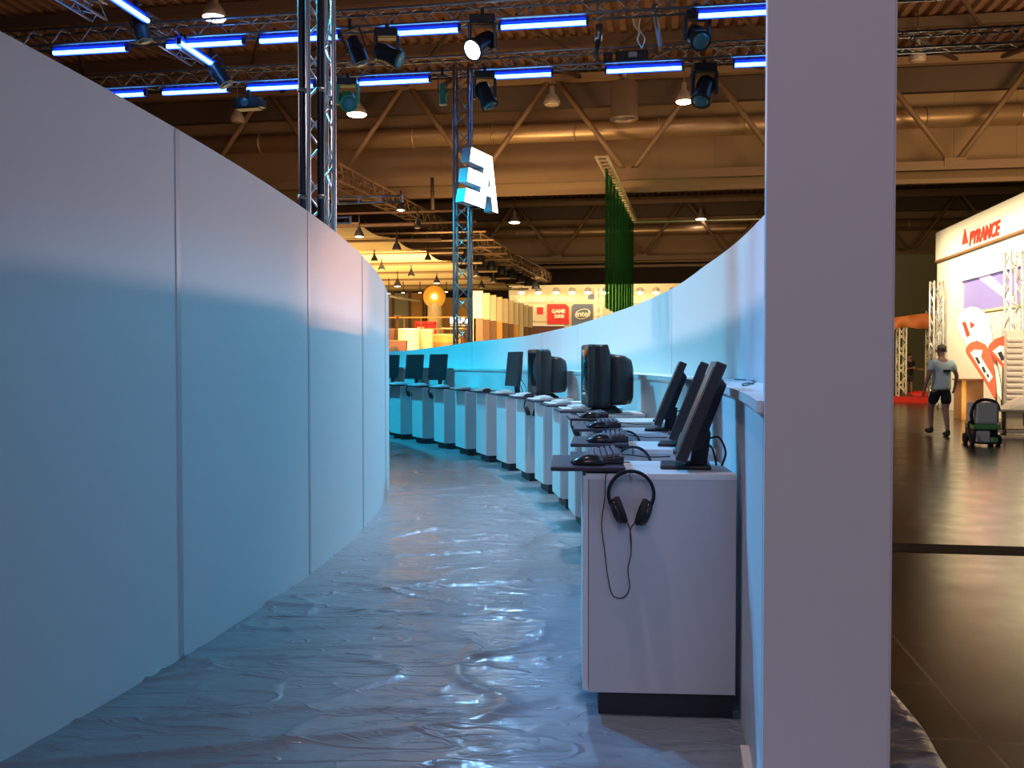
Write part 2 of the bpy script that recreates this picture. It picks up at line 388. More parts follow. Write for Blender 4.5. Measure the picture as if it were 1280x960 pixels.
# left wall : own circle
LX, LY, LR = -22.78, 8.15, 21.5
def ltop(a):
    s = (a*LR); Y = LY+s
    return 2.63-(Y-3.3)*.0595
def curved_wall(name, cx, cy, r0, r1, a0, a1, z0f, z1f, m, n=60):
    mb = MB(); vs = []; fs = []
    for i in range(n+1):
        a = a0+(a1-a0)*i/n; c, s = math.cos(a), math.sin(a)
        for r, z in ((r0, z0f(a)), (r1, z0f(a)), (r1, z1f(a)), (r0, z1f(a))): vs.append((cx+r*c, cy+r*s, z))
    for i in range(n):
        for j in range(4): fs.append((i*4+j, i*4+(j+1) % 4, (i+1)*4+(j+1) % 4, (i+1)*4+j))
    fs += [(3, 2, 1, 0), (n*4, n*4+1, n*4+2, n*4+3)]
    mb.add(vs, fs, False)
    o = mb.build(name, m)
    return o
def aL(Y): return math.asin((Y-LY)/LR)
wl = curved_wall('wall_left', LX, LY, LR-.12, LR, aL(-1.5), aL(16), lambda a: 0, ltop, M['panel'], 90); struct(wl)
for i, Y in enumerate((.85, 2.65, 4.43, 6.2, 7.9, 9.7, 11.5, 13.3)):
    a = aL(Y); mb = MB()
    ex = Vector((math.cos(a), math.sin(a), 0)); ey = Vector((-ex.y, ex.x, 0))
    c = Vector((LX+(LR)*ex.x, LY+LR*ex.y, 0)); h = ltop(a)-.002
    mb.box(c+ZV*(h/2), (.008, .036, h), frame(ex, ey, ZV).to_3x3())
    mb.build('joint_strip', M['joint'], wl)
# right side: low counter wall, ledge, tall swooping wall behind it
RB = R0+.632
RT = []
for px, py in ((955, 268), (925, 298), (880, 332.6), (845, 358), (766, 391), (724, 405), (700, 411), (657, 420), (592, 427), (505, 438.5)):
    q = (px-640)/F; aa = min((abs(arc(RB+.27, a).x/arc(RB+.27, a).y-q), a) for a in [math.asin(-.2)+i*.001 for i in range(1000)])[1]
    c = arc(RB+.27, aa); RT.append((c.y, P(px, py, c.y).z))
def rtop(a):
    Y = CY+(RB+.3)*math.sin(a)
    pts = [(2.6, RT[0][1]+.03)]+RT+[(26, RT[-1][1]-.05)]
    if Y <= pts[0][0]: return pts[0][1]
    for (y0, z0), (y1, z1) in zip(pts, pts[1:]):
        if Y <= y1: return z0+(z1-z0)*(Y-y0)/(y1-y0)
    return pts[-1][1]
aR0, aR1 = a_of_Y(2.72, RB), a_of_Y(21.0, RB)
struct(curved_wall('wall_right_low', CX, CY, RB, RB+.06, aR0, aR1, lambda a: 0, lambda a: 1.30, M['panel'], 80))
struct(curved_wall('trim_ledge', CX, CY, RB-.02, RB+.268, a_of_Y(2.70, RB), aR1, lambda a: 1.30, lambda a: 1.335, M['ledge'], 80))
wr = struct(curved_wall('wall_right', CX, CY, RB+.27, RB+.37, a_of_Y(3.25, RB+.3), aR1, lambda a: 0, rtop, M['panel'], 90))
for px in (590, 677, 722, 840):
    # hairline joints between the panels
    q = (px-640)/F; best = min((abs((arc(RB+.27, a).x)/(arc(RB+.27, a).y)-q), a) for a in [aR0+(aR1-aR0)*i/600 for i in range(601)])[1]
    c = arc(RB+.27, best); ex = Vector((math.cos(best), math.sin(best), 0)); ey = Vector((-ex.y, ex.x, 0)); z1 = rtop(best)-.003
    MB().box(c+ZV*((1.34+z1)/2), (.004, .010, z1-1.34), frame(ex, ey, ZV).to_3x3()).build('panel_joint', M['joint'], wr)
struct(curved_wall('trim_base', CX, CY, RB-.03, RB, aR0, a_of_Y(3.30, RB), lambda a: 0, lambda a: .06, M['trim'], 12))
# white end pillar board
a = aR0; ex = Vector((math.cos(R(-5)), math.sin(R(-5)), 0)); ey = Vector((-ex.y, ex.x, 0))
pl = P(956, 480, 2.66)
t = thing('end_pillar', 'tall white boarded pillar closing the near end of the curved counter wall', 'pillar', (pl.x, pl.y, 0), R(-13))
MB().box((.173, .05, 1.65), (.346, .10, 3.3)).build('board', M['pillar'], t, bevel=.003)
MB().box((.346+.002, .05, 1.65), (.004, .09, 3.3)).build('edge_band', M['pillar'], t)

# plastic sheet, wrinkled
def ridge(x): return (1-abs(x))
def sheet_h(x, y):
    q = Vector((x*.55+.25*y, y*1.5, 3.1)); w = noise.noise(q*.7)*.8
    h = ridge(noise.noise(Vector((x*.45+w, y*1.0+w*.6, 1.0))))**55*.020
    h += ridge(noise.noise(Vector((x*.9-.35*y+w, y*1.5+.3*x, 5.0))))**60*.015
    h += ridge(noise.noise(Vector((x*1.6+.8*y, y*2.6-.5*x+w, 7.0))))**40*.008
    h += noise.noise(Vector((x*1.1, y*1.9, 9)))*.0022+noise.noise(Vector((x*4, y*9, 4)))*.0010
    return .006+max(0, h+.003)
mb = MB(); vs = []; fs = []
nr, na = 170, 900; a0, a1 = a_of_Y(-1.6, 20), a_of_Y(20.4, 20)
for i in range(na+1):
    tt = i/na; a = a0+(a1-a0)*(tt**1.35)
    for j in range(nr+1):
        r = 17.3+(21.33-17.3)*j/nr; x, y = CX+r*math.cos(a), CY+r*math.sin(a)
        if j == nr: r += .03*noise.noise(Vector((0, a*60, 0))); x, y = CX+r*math.cos(a), CY+r*math.sin(a)
        vs.append((x, y, sheet_h(x, y) if j < nr else .002))
W = nr+1
for i in range(na):
    for j in range(nr): fs.append((i*W+j, i*W+j+1, (i+1)*W+j+1, (i+1)*W+j))
mb.add(vs, fs, True)
tag(mb.build('plastic_sheet', M['sheet'], fix=False), 'crumpled clear plastic sheet covering the aisle floor between the curved walls', 'plastic sheet')

# ================================================================== DESKS AND EQUIPMENT
A0, DA = math.asin((3.7-CY)/R0), R(3.01)
DW, DD, DH = .48, .612, 1.0
def desk_frame(k):
    a = A0+k*DA; am = a+.5*DW/R0
    p = arc(R0, a)
    rz = am if k > 0 else R(-3.5)
    return p, rz
def at(k, r, t_, z):
    p, rz = desk_frame(k); c, s = math.cos(rz), math.sin(rz)
    return Vector((p.x+r*c-t_*s, p.y+r*s+t_*c, z))
def make_desk(k, label):
    p, rz = desk_frame(k); hx = {4: .05, 7: .07}.get(k, .19)
    t = thing('demo_desk', label, 'desk', p, rz, 'white demo desks along the curved wall')
    MB().box((DD/2+.012, DW/2, .11+(DH-.135)/2), (DD-.024, DW, DH-.135)).build('carcass', M['desk'], t, bevel=.002)
    MB().box((.011, DW/2, .11+.445), (.022, DW+.004, .87)).build('front_panel', M['panel'], t, bevel=.003)
    MB().box((DD/2+.006, DW/2, DH-.0125), (DD-.012, DW+.002, .025)).build('worktop', M['ledge'], t, bevel=.002)
    MB().box((DD/2+.03, DW/2, .058), (DD-.07, DW-.05, .112)).build('plinth', M['kick'], t)
    MB().box((.02, DW/2-.02, 1.0+.0185), (.30, .48, .018)).build('keyboard_tray', M['tray'], t, bevel=.004)
    MB().box((.06, DW/2, 1.005), (.10, .40, .012)).build('tray_support', M['kick'], t)
    mb = MB(); mb.path([(hx, .002, .985), (hx, -.045, .985), (hx, -.052, 1.0), (hx, -.052, 1.012)], .006, 6); mb.build('headphone_hook', M['alu'], t)
    return t
mon_words = {0: 'flat monitor and hanging headphones in front, nearest the pillar', 1: 'flat monitor, directly behind the nearest desk', 2: 'the third flat monitor, third from the pillar',
             3: 'no monitor, just behind the three flat monitors', 4: 'the big near tube monitor on it', 5: 'no monitor, just left of the big near tube monitor',
             6: 'no monitor, just right of the second tube monitor', 7: 'the second tube monitor on it', 8: 'the small grey upright monitor on it', 9: 'a lone black mouse, left of the small grey monitor',
             10: 'no monitor, second left of the small grey monitor', 11: 'no monitor, just right of the two far dark monitors',
             12: 'the right one of the two far dark monitors', 13: 'the left one of the two far dark monitors', 14: 'a monitor almost hidden behind the left wall edge'}
for k in range(15): make_desk(k, 'white demo desk with '+mon_words[k])

def smooth(pts, n=5):
    out = []; L = len(pts)
    for i in range(L-1):
        p0, p1, p2, p3 = pts[max(i-1, 0)], pts[i], pts[i+1], pts[min(i+2, L-1)]
        for j in range(n):
            t_ = j/n; out.append(.5*((2*p1)+(p2-p0)*t_+(2*p0-5*p1+4*p2-p3)*t_*t_+(3*p1-p0-3*p2+p3)*t_**3))
    return out+[pts[-1]]
def keyboard(kind):
    t = bpy.data.objects.new('keyboard', None); COL.objects.link(t)
    body = M['keyb'] if kind == 'dark' else M['keyw']; km = M['key'] if kind == 'dark' else M['keyw']
    # local x: depth (towards the monitor), y: width
    prof = [(-.085, 0), (-.085, .010), (-.03, .018), (.05, .026), (.085, .030), (.085, 0)]
    mb = MB(); mb.prism([(x, z) for x, z in prof], -.20, .20, frame((1, 0, 0), (0, 0, 1), (0, -1, 0))); bd = mb.build('body', body, t, bevel=.003)
    mb = MB()
    for r_ in range(5):
        x = -.045+r_*.025; z = .017+r_*.0033
        for c in range(17):
            y = -.18+c*.0225
            mb.add([(x-.010, y-.0095, z), (x+.010, y-.0095, z+.003), (x+.010, y+.0095, z+.003), (x-.010, y+.0095, z),
                    (x-.008, y-.0075, z+.010), (x+.008, y-.0075, z+.013), (x+.008, y+.0075, z+.013), (x-.008, y+.0075, z+.010)],
                   [(0, 1, 5, 4), (1, 2, 6, 5), (2, 3, 7, 6), (3, 0, 4, 7), (4, 5, 6, 7)])
    mb.build('keys', km, bd)
    mb = MB(); mb.box((-.105, 0, .006), (.06, .39, .012)); mb.build('wrist_rest', body, t, bevel=.004)
    mb = MB(); mb.path([(.085, .02, .02), (.13, .04, .012), (.20, .0, .008), (.30, .05, .006)], .003, 6); mb.build('cable', M['black'], t)
    return t
def mouse():
    t = bpy.data.objects.new('mouse', None); COL.objects.link(t)
    mb = MB(); vs = []; fs = []; n = 16
    for i in range(n+1):
        s = i/n; x = -.065+.13*s; w = .034*math.sin(pi*min(1, max(.02, .06+s*.9)))**.5; h = .042*math.sin(pi*min(1, .08+s*.84))**.7
        for j in range(9):
            b = pi*j/8; vs.append((x, w*math.cos(b), h*math.sin(b)))
    for i in range(n):
        for j in range(8): fs.append((i*9+j, i*9+j+1, (i+1)*9+j+1, (i+1)*9+j))
        fs.append((i*9+8, i*9, (i+1)*9, (i+1)*9+8))
    fs += [tuple(range(9)), tuple(n*9+8-q for q in range(9))]
    mb.add(vs, fs, True); sh = mb.build('shell', M['blackgloss'], t)
    mb = MB(); mb.tube((.03, -.004, .031), (.03, .004, .031), .011, 10); mb.build('wheel', M['key'], sh)
    mb = MB(); mb.path([(.062, 0, .012), (.09, .01, .006), (.13, .05, .005), (.17, .06, .005)], .0025, 5); mb.build('cable', M['black'], t)
    return t
def headphones():
    t = bpy.data.objects.new('headphones', None); COL.objects.link(t)
    # local: x across, z up, origin at the inside top of the headband
    R_ = .083; mb = MB(); pts = []
    for i in range(25):
        a = R(-28)+R(236)*i/24
        pts.append((R_*math.cos(a), 0, -R_+R_*1.02*math.sin(a)))
    vs = []; fs = []
    for i, p in enumerate(pts):
        c = Vector((p[0], 0, p[2]+R_)); nrm = c.normalized(); hw = .013
        for dr, dy in ((0, -hw), (.013, -hw), (.013, hw), (0, hw)): q = Vector(p)+nrm*dr; vs.append((q.x, dy, q.z))
    for i in range(len(pts)-1):
        for j in range(4): fs.append((i*4+j, i*4+(j+1) % 4, (i+1)*4+(j+1) % 4, (i+1)*4+j))
    fs += [(0, 1, 2, 3), tuple((len(pts)-1)*4+j for j in (3, 2, 1, 0))]
    mb.add(vs, fs, False); mb.build('headband', M['blackgloss'], t)
    for sx in (-1, 1):
        tilt = Matrix.Rotation(sx*R(20), 3, 'Y')
        c = Vector((sx*.052, 0, -.158)) if sx > 0 else Vector((sx*.050, 0, -.150))
        mb = MB(); Mx = (Matrix.Translation(c) @ tilt.to_4x4() @ frame((0, 1, 0), (0, 0, 1), (1, 0, 0)) @ Matrix.Diagonal((1.15, 1.55, 1.1, 1)))
        mb.lathe([(.020, -sx*(-.020)), (.030, sx*.016), (.034, sx*.006), (.034, 0)] if False else [(.012, sx*.024), (.028, sx*.019), (.034, sx*.008), (.034, -sx*.002)], 18, Mx)
        mb.build('ear_cup', M['blackgloss'], t); cup = COL.objects[-1]
        mb = MB(); mb.lathe([(.033, 0), (.037, -sx*.008), (.034, -sx*.020), (.02, -sx*.022), (.012, -sx*.012)], 18, Mx); mb.build('ear_cushion', M['cushion'], cup)
        mb = MB(); e = Vector(pts[0] if sx > 0 else pts[-1]); mb.obox(e+Vector((sx*.004, 0, .01)), c+Vector((sx*.014, 0, .02)), .012, .010); mb.build('yoke_arm', M['black'], t)
    return t
def lcd(kind='tilt'):
    t = bpy.data.objects.new('flat_monitor', None); COL.objects.link(t)
    th = R(22 if kind == 'tilt' else 6); c, s = math.cos(th), math.sin(th); zb = .05 if kind == 'tilt' else .125
    # local x into the desk; the screen faces -x; panel frame: up=(s,0,c), out=(-c,0,s)
    Mx = frame((0, -1, 0), (s, 0, c), (-c, 0, s), (-.045, 0, zb))     # px: across, py: up the panel, pz: towards the viewer
    W_, H_ = (.42, .435) if kind == 'tilt' else (.46, .46)
    mb = MB(); mb.prism([(-W_/2, 0), (W_/2, 0), (W_/2, H_), (-W_/2, H_)], -.046, 0, Mx); case = mb.build('case', M['bezel'], t, bevel=.006)
    mb = MB(); mb.prism([(-W_/2+.03, .045), (W_/2-.03, .045), (W_/2-.03, H_-.025), (-W_/2+.03, H_-.025)], -.002, .0025, Mx); mb.build('screen', M['lcdscreen'], case)
    vs = [Mx @ Vector(q) for q in ((-.19, .05, -.044), (.19, .05, -.044), (.19, .38, -.044), (-.19, .38, -.044), (-.16, .08, -.085), (.16, .08, -.085), (.16, .36, -.078), (-.16, .36, -.078))]
    mb = MB(); mb.add(vs, [(0, 1, 5, 4), (1, 2, 6, 5), (2, 3, 7, 6), (3, 0, 4, 7), (4, 5, 6, 7), (3, 2, 1, 0)]); mb.build('back_shell', M['black'], t, bevel=.006)
    mb = MB(); mb.box((0, .0, .008), (.21, .22, .016)); mb.build('foot', M['black'], t, bevel=.006)
    p = Mx @ Vector((0, .14, -.07)); mb = MB(); mb.obox((.055, 0, .01), p, .07, .026); mb.build('stand_arm', M['black'], t, bevel=.003)
    mb = MB(); mb.box(Mx @ Vector((0, .014, .006)), (.012, .12, .012)); mb.build('button_bar', M['key'], case)
    q = Mx @ Vector((-.02, .10, -.07)); mb = MB(); mb.path(smooth([Vector(p_) for p_ in (q, q+Vector((.05, -.03, .01)), (.14, -.05, .13), (.165, -.05, .07), (.15, -.04, .012))], 6), .0045, 6)
    mb.path(smooth([Vector(p_) for p_ in (q+Vector((0, .02, 0)), q+Vector((.05, .03, -.03)), (.12, -.01, .06), (.13, 0, .010))], 6), .0045, 6); mb.build('cable', M['black'], t)
    return t
def crt(flat=False):
    t = bpy.data.objects.new('tube_monitor', None); COL.objects.link(t)
    W_, H_ = .48, .55
    def ring(x, w, h, zc, cr, n=5):
        out = []
        for cx_, cz_, a_ in ((1, 1, 0), (-1, 1, 90), (-1, -1, 180), (1, -1, 270)):
            for i in range(n):
                an = R(a_+90*i/(n-1)); out.append((x, cx_*(w/2-cr)+cr*math.cos(an), zc+cz_*(h/2-cr)+cr*math.sin(an)))
        return out
    def loft(rings):
        mb = MB(); vs = []; fs = []; n = len(rings[0])
        for r_ in rings: vs += r_
        for i in range(len(rings)-1): fs += [(i*n+j, i*n+(j+1) % n, (i+1)*n+(j+1) % n, (i+1)*n+j) for j in range(n)]
        fs += [tuple(range(n)), tuple((len(rings)-1)*n+n-1-j for j in range(n))]
        return mb.add(vs, fs, True)
    zc = .05+H_/2
    bez = loft([ring(-.235, W_-.02, H_-.02, zc, .03), ring(-.225, W_, H_, zc, .035), ring(-.18, W_, H_, zc, .035)]).build('bezel', M['bezel'], t)
    loft([ring(-.18, W_, H_, zc, .04), ring(-.06, W_-.01, H_-.005, zc, .05), ring(-.03, W_-.08, H_-.10, zc-.03, .06)]).build('front_case', M['crt'], t)
    loft([ring(-.04, W_-.07, H_-.10, zc-.03, .06), ring(.10, W_-.13, H_-.12, zc-.04, .06), ring(.16, W_-.17, H_-.16, zc-.05, .07), ring(.18, W_-.25, H_-.26, zc-.06, .05)]).build('back_case', M['crt'], t)
    mb = MB(); vs = []; fs = []; n = 12; sw, sh = .40, .40; z0 = zc+.03
    for i in range(n+1):
        for j in range(n+1):
            y = (i/n-.5); z = (j/n-.5); vs.append((-.237-.012*(1-4*y*y)*(1-4*z*z), y*sw, z0+z*sh))
    for i in range(n):
        for j in range(n): fs.append((i*(n+1)+j, i*(n+1)+j+1, (i+1)*(n+1)+j+1, (i+1)*(n+1)+j))
    mb.add(vs, fs, True); mb.build('screen', M['screen'], bez)
    mb = MB(); mb.lathe([(.15, 0), (.15, .02), (.10, .05), (.10, .06)], 24, Matrix.Translation((-.05, 0, 0))); mb.build('swivel_foot', M['crt'], t)
    mb = MB()
    for i in range(4): mb.box((-.236, -.06+i*.04, .085), (.008, .022, .012))
    mb.build('buttons', M['key'], bez)
    return t
def place(o, k, r, t_, z, label, cat, group, extra=0):
    p, rz = desk_frame(k); o.location = at(k, r, t_, z); o.rotation_euler = (0, 0, rz+extra); tag(o, label, cat, group); return o
def family(maker, items, cat, group):
    proto = None
    for it in items:
        o = maker() if proto is None else copy_tree(proto)
        proto = proto or o
        place(o, *it[:4], it[4], cat, group, it[5] if len(it) > 5 else 0)
ZT = 1.0275+.0012
near = ['on the nearest desk', 'on the second desk', 'on the third desk', 'on the fourth desk, just before the white keyboards']
family(lambda: keyboard('dark'), [(k, .085, .29, ZT, 'dark keyboard with rows of keys '+near[k]) for k in range(4)], 'keyboard', 'dark keyboards on the near desks')
far_words = ['in front of the big near tube monitor', 'just left of the big near tube monitor', 'just right of the second tube monitor', 'in front of the second tube monitor',
             'in front of the small grey upright monitor', 'on the desk with the lone black mouse', 'second left of the small grey monitor', 'just right of the two far dark monitors',
             'in front of the right one of the two far dark monitors', 'in front of the left one of the two far dark monitors']
family(lambda: keyboard('white'), [(k, .04, .27, ZT, 'white keyboard '+far_words[k-4]) for k in range(4, 14)], 'keyboard', 'white keyboards on the far desks')
family(mouse, [(k, .025, .055, ZT, 'black mouse beside the dark keyboard '+near[k]) for k in range(4)] +
       [(9, .03, .03, ZT, 'lone black mouse on desk left of the small grey monitor'), (7, .06, .02, ZT, 'black mouse beside the white keyboard of the second tube monitor')], 'mouse', 'mice on the desks')
family(headphones, [(0, .19, -.047, 1.0075, 'black headphones hanging in front of the nearest desk'), (1, .19, -.047, 1.0075, 'black headphones behind the nearest keyboard, second desk'),
                    (2, .19, -.047, 1.0075, 'black headphones half hidden on the third desk'), (4, .05, -.047, 1.0075, 'black headphones hanging on the desk of the big near tube monitor'),
                    (7, .07, -.047, 1.0075, 'black headphones hanging below the second tube monitor'), (12, .19, -.047, 1.0075, 'small far headphones below the right one of two far dark monitors'),
                    (13, .19, -.047, 1.0075, 'small far headphones below the left one of two far dark monitors')], 'headphones', 'headphones hung on the desks')
# the near headphones have their long cord
def cordpts():
    p, rz = desk_frame(0); pix = [(783, 650), (788, 664), (789, 690), (785, 712), (787, 735), (779, 747), (766, 744), (760, 722), (756, 690), (752, 655), (756, 622), (757, 596), (760, 590)]
    pix2 = [(795, 652), (788, 662), (789, 685)]
    nrm = Vector((-math.sin(rz), math.cos(rz), 0)); p0 = at(0, 0, -.008, 0)
    return [hit(x, y, p0, nrm) for x, y in pix], [hit(x, y, p0, nrm) for x, y in pix2]
c1, c2 = cordpts(); root = [o for o in COL.objects if o.name == 'headphones'][0]
mb = MB(); mb.path(smooth(c1), .0022, 6); mb.path(smooth(c2), .0022, 6)
cord = mb.build('cord', M['black'], root); cord.matrix_parent_inverse = (Matrix.Translation(root.location) @ root.rotation_euler.to_matrix().to_4x4()).inverted()
family(lambda: lcd('tilt'), [(0, .44, .25, 1.0, 'tilted flat monitor seen side on, nearest of three', R(-6)), (1, .44, .25, 1.0, 'tilted flat monitor seen side on, middle of three', R(-6)),
             (2, .44, .25, 1.0, 'tilted flat monitor seen side on, farthest of three', R(-6))], 'monitor', 'tilted flat monitors')
family(lambda: lcd('up'), [(8, .18, .25, 1.0, 'small upright monitor with pale grey screen left of the tube monitors', R(6)), (12, .40, .25, 1.0, 'dark far monitor, right of the pair beside the left wall', R(17)),
             (13, .40, .25, 1.0, 'dark far monitor, left of the pair beside the left wall', R(17)), (14, .40, .25, 1.0, 'dark far monitor almost wholly cut off by the left wall', R(14))], 'monitor', 'far flat monitors')
family(crt, [(4, .35, .24, 1.0, 'big black tube monitor, nearer of two'), (7, .38, .24, 1.0, 'big black tube monitor, farther of two')], 'monitor', 'black tube monitors')
# little cable bundle on the ledge
def on_ledge(px, py): return hit(px, py, (0, 0, 1.339), ZV)
mb = MB(); mb.path(smooth([on_ledge(*q) for q in ((918, 474.5), (926, 474.6), (938, 475.5), (943, 477), (937, 480), (930, 482), (928, 480), (936, 478.8), (942, 480))], 5), .003, 5)
tag(mb.build('cable_loop', M['black']), 'small dark loose cable loop lying on the white ledge behind the flat monitors', 'cable')

# ================================================================== LIGHTING TRUSSES
def truss_parts(t, p0, p1, w, h, mc, mbr, rc=.025, rbr=.011, step=None, up=ZV):
    p0, p1 = Vector(p0), Vector(p1); d = p1-p0; L = d.length; ex = d/L
    ey = up.cross(ex).normalized(); ez = ex.cross(ey); step = step or w
    cs = [(-w/2, -h/2), (w/2, -h/2), (w/2, h/2), (-w/2, h/2)]
    for a_, b_ in cs:
        o = ey*a_+ez*b_; MB().tube(p0+o, p1+o, rc, 8).build('chord', mc, t)
    n = max(2, int(L/step)); names = ('lattice',)*4
    for j in range(4):
        (a0_, b0_), (a1_, b1_) = cs[j], cs[(j+1) % 4]; o0 = ey*a0_+ez*b0_; o1 = ey*a1_+ez*b1_; mb = MB()
        for i in range(n):
            q0, q1 = p0+ex*(L*i/n), p0+ex*(L*(i+1)/n)
            if i % 2 == 0: mb.tube(q0+o0, q1+o1, rbr, 5)
            else: mb.tube(q0+o1, q1+o0, rbr, 5)
        mb.build('lattice', mbr, t)
V1, V2, ZB = 15.5, 18.1, 7.21
def truss(label, p0, p1, group=None, mc='alu', mbr='alu', w=.29, **kw):
    t = thing('lighting_truss', label, 'truss', (0, 0, 0), 0, group)
    truss_parts(t, p0, p1, w, w, M[mc], M[mbr], **kw); return t
truss('silver lighting truss carrying the upper row of blue tubes', hp(-13, V1, ZB+.145), hp(6.5, V1, ZB+.145), 'overhead lighting trusses')
truss('silver lighting truss carrying the lower row of blue tubes', hp(-12, V2, ZB+.145), hp(6.5, V2, ZB+.145), 'overhead lighting trusses')
truss('silver truss running away at upper left, above the left wall', hp(u_at(150, V1)-.2, 9, ZB+.5), hp(u_at(150, V1)-.2, V1-.2, ZB+.5), 'overhead lighting trusses')
truss('silver cross truss joining both tube rows at left', hp(u_at(262, V2)-.1, V1+.2, ZB+.5), hp(u_at(262, V2)-.1, V2-.2, ZB+.5), 'overhead lighting trusses')

# battens with blue tubes
def batten(L):
    t = bpy.data.objects.new('fluorescent_batten', None); COL.objects.link(t); h = L/2
    MB().box((0, .035, .105), (L, .045, .045)).build('housing', M['blueglow'], t, bevel=.008)
    MB().box((0, .062, .045), (L, .012, .16)).build('glow_plate', M['blueglow'], t)  # plate carrying the painted glow above the tube
    MB().tube((-h+.04, 0, 0), (h-.04, 0, 0), .036, 12).build('tube', M['tube'], t)
    for s in (-1, 1): MB().box((s*(h-.02), 0, .02), (.04, .07, .11)).build('end_cap', M['fixture'], t, bevel=.004)
    for s in (-1, 1): MB().box((s*h*.6, .03, .16), (.04, .05, .12)).build('clamp', M['fixture'], t)
    return t
proto = batten(1.5)
def put_batten(px0, px1, v, z, label, along='u', yy=None):
    global proto
    o = copy_tree(proto)
    u = (u_at(px0, v)+u_at(px1, v))/2
    o.location = hp(u, v-.145, z); o.rotation_euler = (0, 0, -TH); tag(o, label, 'fluorescent light', 'blue fluorescent tubes'); return o
r1 = [(75, 170), (213, 315), (327, 433), (470, 581), (623, 738), (872, 980)]
r2 = [(102, 198), (208, 294), (312, 400), (450, 543), (597, 694), (755, 853), (917, 1010)]
for i, (a_, b_) in enumerate(r1): put_batten(a_, b_, V1, ZB-.155, 'blue fluorescent tube, %s from the left on the upper truss' % ORD[i])
for i, (a_, b_) in enumerate(r2): put_batten(a_, b_, V2, ZB-.165, 'blue fluorescent tube, %s from the left on the lower truss' % ORD[i])
for (x0, y0, x1, y1, Y, lab) in ((136, -2, 172, 13, 14.6, 'short slanting blue tube at the top left edge'), (233, 61, 266, 78, 16.9, 'slanting blue tube between the two tube rows at left')):
    o = copy_tree(proto); c = P((x0+x1)/2, (y0+y1)/2, Y); o.location = c; o.rotation_euler = (0, 0, pi/2-TH); tag(o, lab, 'fluorescent light', 'blue fluorescent tubes')
# the pattern batten itself becomes the one far behind the pillar on the upper truss
proto.location = hp(u_at(1070, V1), V1-.145, ZB-.135); proto.rotation_euler = (0, 0, -TH)
for ch in list(proto.children): bpy.data.objects.remove(ch)
bpy.data.objects.remove(proto)

# moving heads, cans
def par_can(px0, py0, px1, py1, Y, r, label, m='fixture'):
    p0, p1 = P(px0, py0, Y), P(px1, py1, Y); L = (p1-p0).length; ez = (p1-p0).normalized()
    t = thing('stage_can', label, 'stage light', p0, 0, 'stage lights on the trusses')
    ex = ez.cross(Vector((0, 1, 0))).normalized(); ey = ez.cross(ex); Mx = frame(ex, ey, ez)
    MB().lathe([(r*.35, 0), (r*.75, L*.06), (r*.8, L*.35), (r, L*.45), (r, L*.97), (r*1.1, L*.98), (r*1.1, L)], 18, Mx).build('can', M[m], t)
    MB().lathe([(r*.92, L*.995), (r*.5, L*1.02), (.005, L*1.03)], 16, Mx).build('lens', M['lens'], t)
    top = Vector((0, 0, .0))
    mb = MB(); mid = ez*(L*.5)
    for s in (-1, 1): mb.obox(mid+ex*(s*r*1.15), ex*(s*r*1.15)-ez*.06+Vector((0, 0, .06)), .02, .03)
    mb.obox(ex*(-r*1.2)-ez*.06+Vector((0, 0, .06)), ex*(r*1.2)-ez*.06+Vector((0, 0, .06)), .03, .02); mb.build('yoke', M['fixture'], t)
    mb = MB(); c = -ez*.06+Vector((0, 0, .06)); mb.box(c+Vector((0, 0, .09)), (.05, .05, .18)); mb.build('clamp', M['fixture'], t)
    return t
def moving_head(px, py, Y, s, label, aim=(0, -.5, -.8), m='fixture', lit=False):
    p = P(px, py, Y); t = thing('moving_head_light', label, 'stage light', p, 0, 'stage lights on the trusses')
    MB().box((0, 0, .30*s), (.34*s, .26*s, .12*s)).build('base', M['fixture'], t, bevel=.02*s)
    MB().box((0, 0, .40*s), (.06, .06, .12*s)).build('clamp', M['fixture'], t)
    mb = MB()
    for q in (-1, 1): mb.prism([(-.06*s, -.08*s), (.06*s, -.08*s), (.09*s, .25*s), (-.09*s, .25*s)], q*.17*s-.025*s, q*.17*s+.025*s, frame((0, 1, 0), (0, 0, 1), (1, 0, 0)))
    mb.box((0, 0, .245*s), (.38*s, .12*s, .02*s)); mb.build('yoke', M[m], t, bevel=.01*s)
    ez = Vector(aim).normalized(); ex = ez.cross(Vector((0, 0, 1))); ex = ex.normalized() if ex.length > .01 else Vector((1, 0, 0)); ey = ez.cross(ex); Mx = frame(ex, ey, ez)
    MB().lathe([(.06*s, -.20*s), (.12*s, -.17*s), (.135*s, -.05*s), (.12*s, .06*s), (.15*s, .20*s), (.15*s, .23*s)], 18, Mx).build('head', M[m if m == 'green' else 'fixture'], t)
    MB().lathe([(.135*s, .225*s), (.08*s, .25*s), (.005, .255*s)], 16, Mx).build('lens', M['spark' if lit else 'lens'], t)
    return t
par_can(170, 16, 181, 52, 15.4, .12, 'slim black can light at upper left between the slanting tube and the upper truss')
par_can(266, 80, 283, 106, 17.4, .13, 'black can light hanging left, below the slanting tube near the lower truss')
par_can(439, 46, 453, 80, 15.6, .14, 'black can light just right of the near tower, under the upper truss')
par_can(553, 104, 554, 131, 17.6, .07, 'narrow green can light left of the far tower top', 'green')
moving_head(484, 68, 15.4, 1.1, 'tilted black moving light under the fourth upper tube', (1, -.2, -.5))
moving_head(603, 55, 15.4, 1.25, 'large black moving light with one small lit lens, under upper truss centre', (-.55, -.6, -.55), lit=True)
moving_head(435, 125, 17.7, 1.1, 'moving light with green side right of the near tower', (.2, -.8, -.5), 'green')
moving_head(606, 118, 17.7, 1.15, 'black moving light just right of the far tower top', (.4, -.2, -.9))
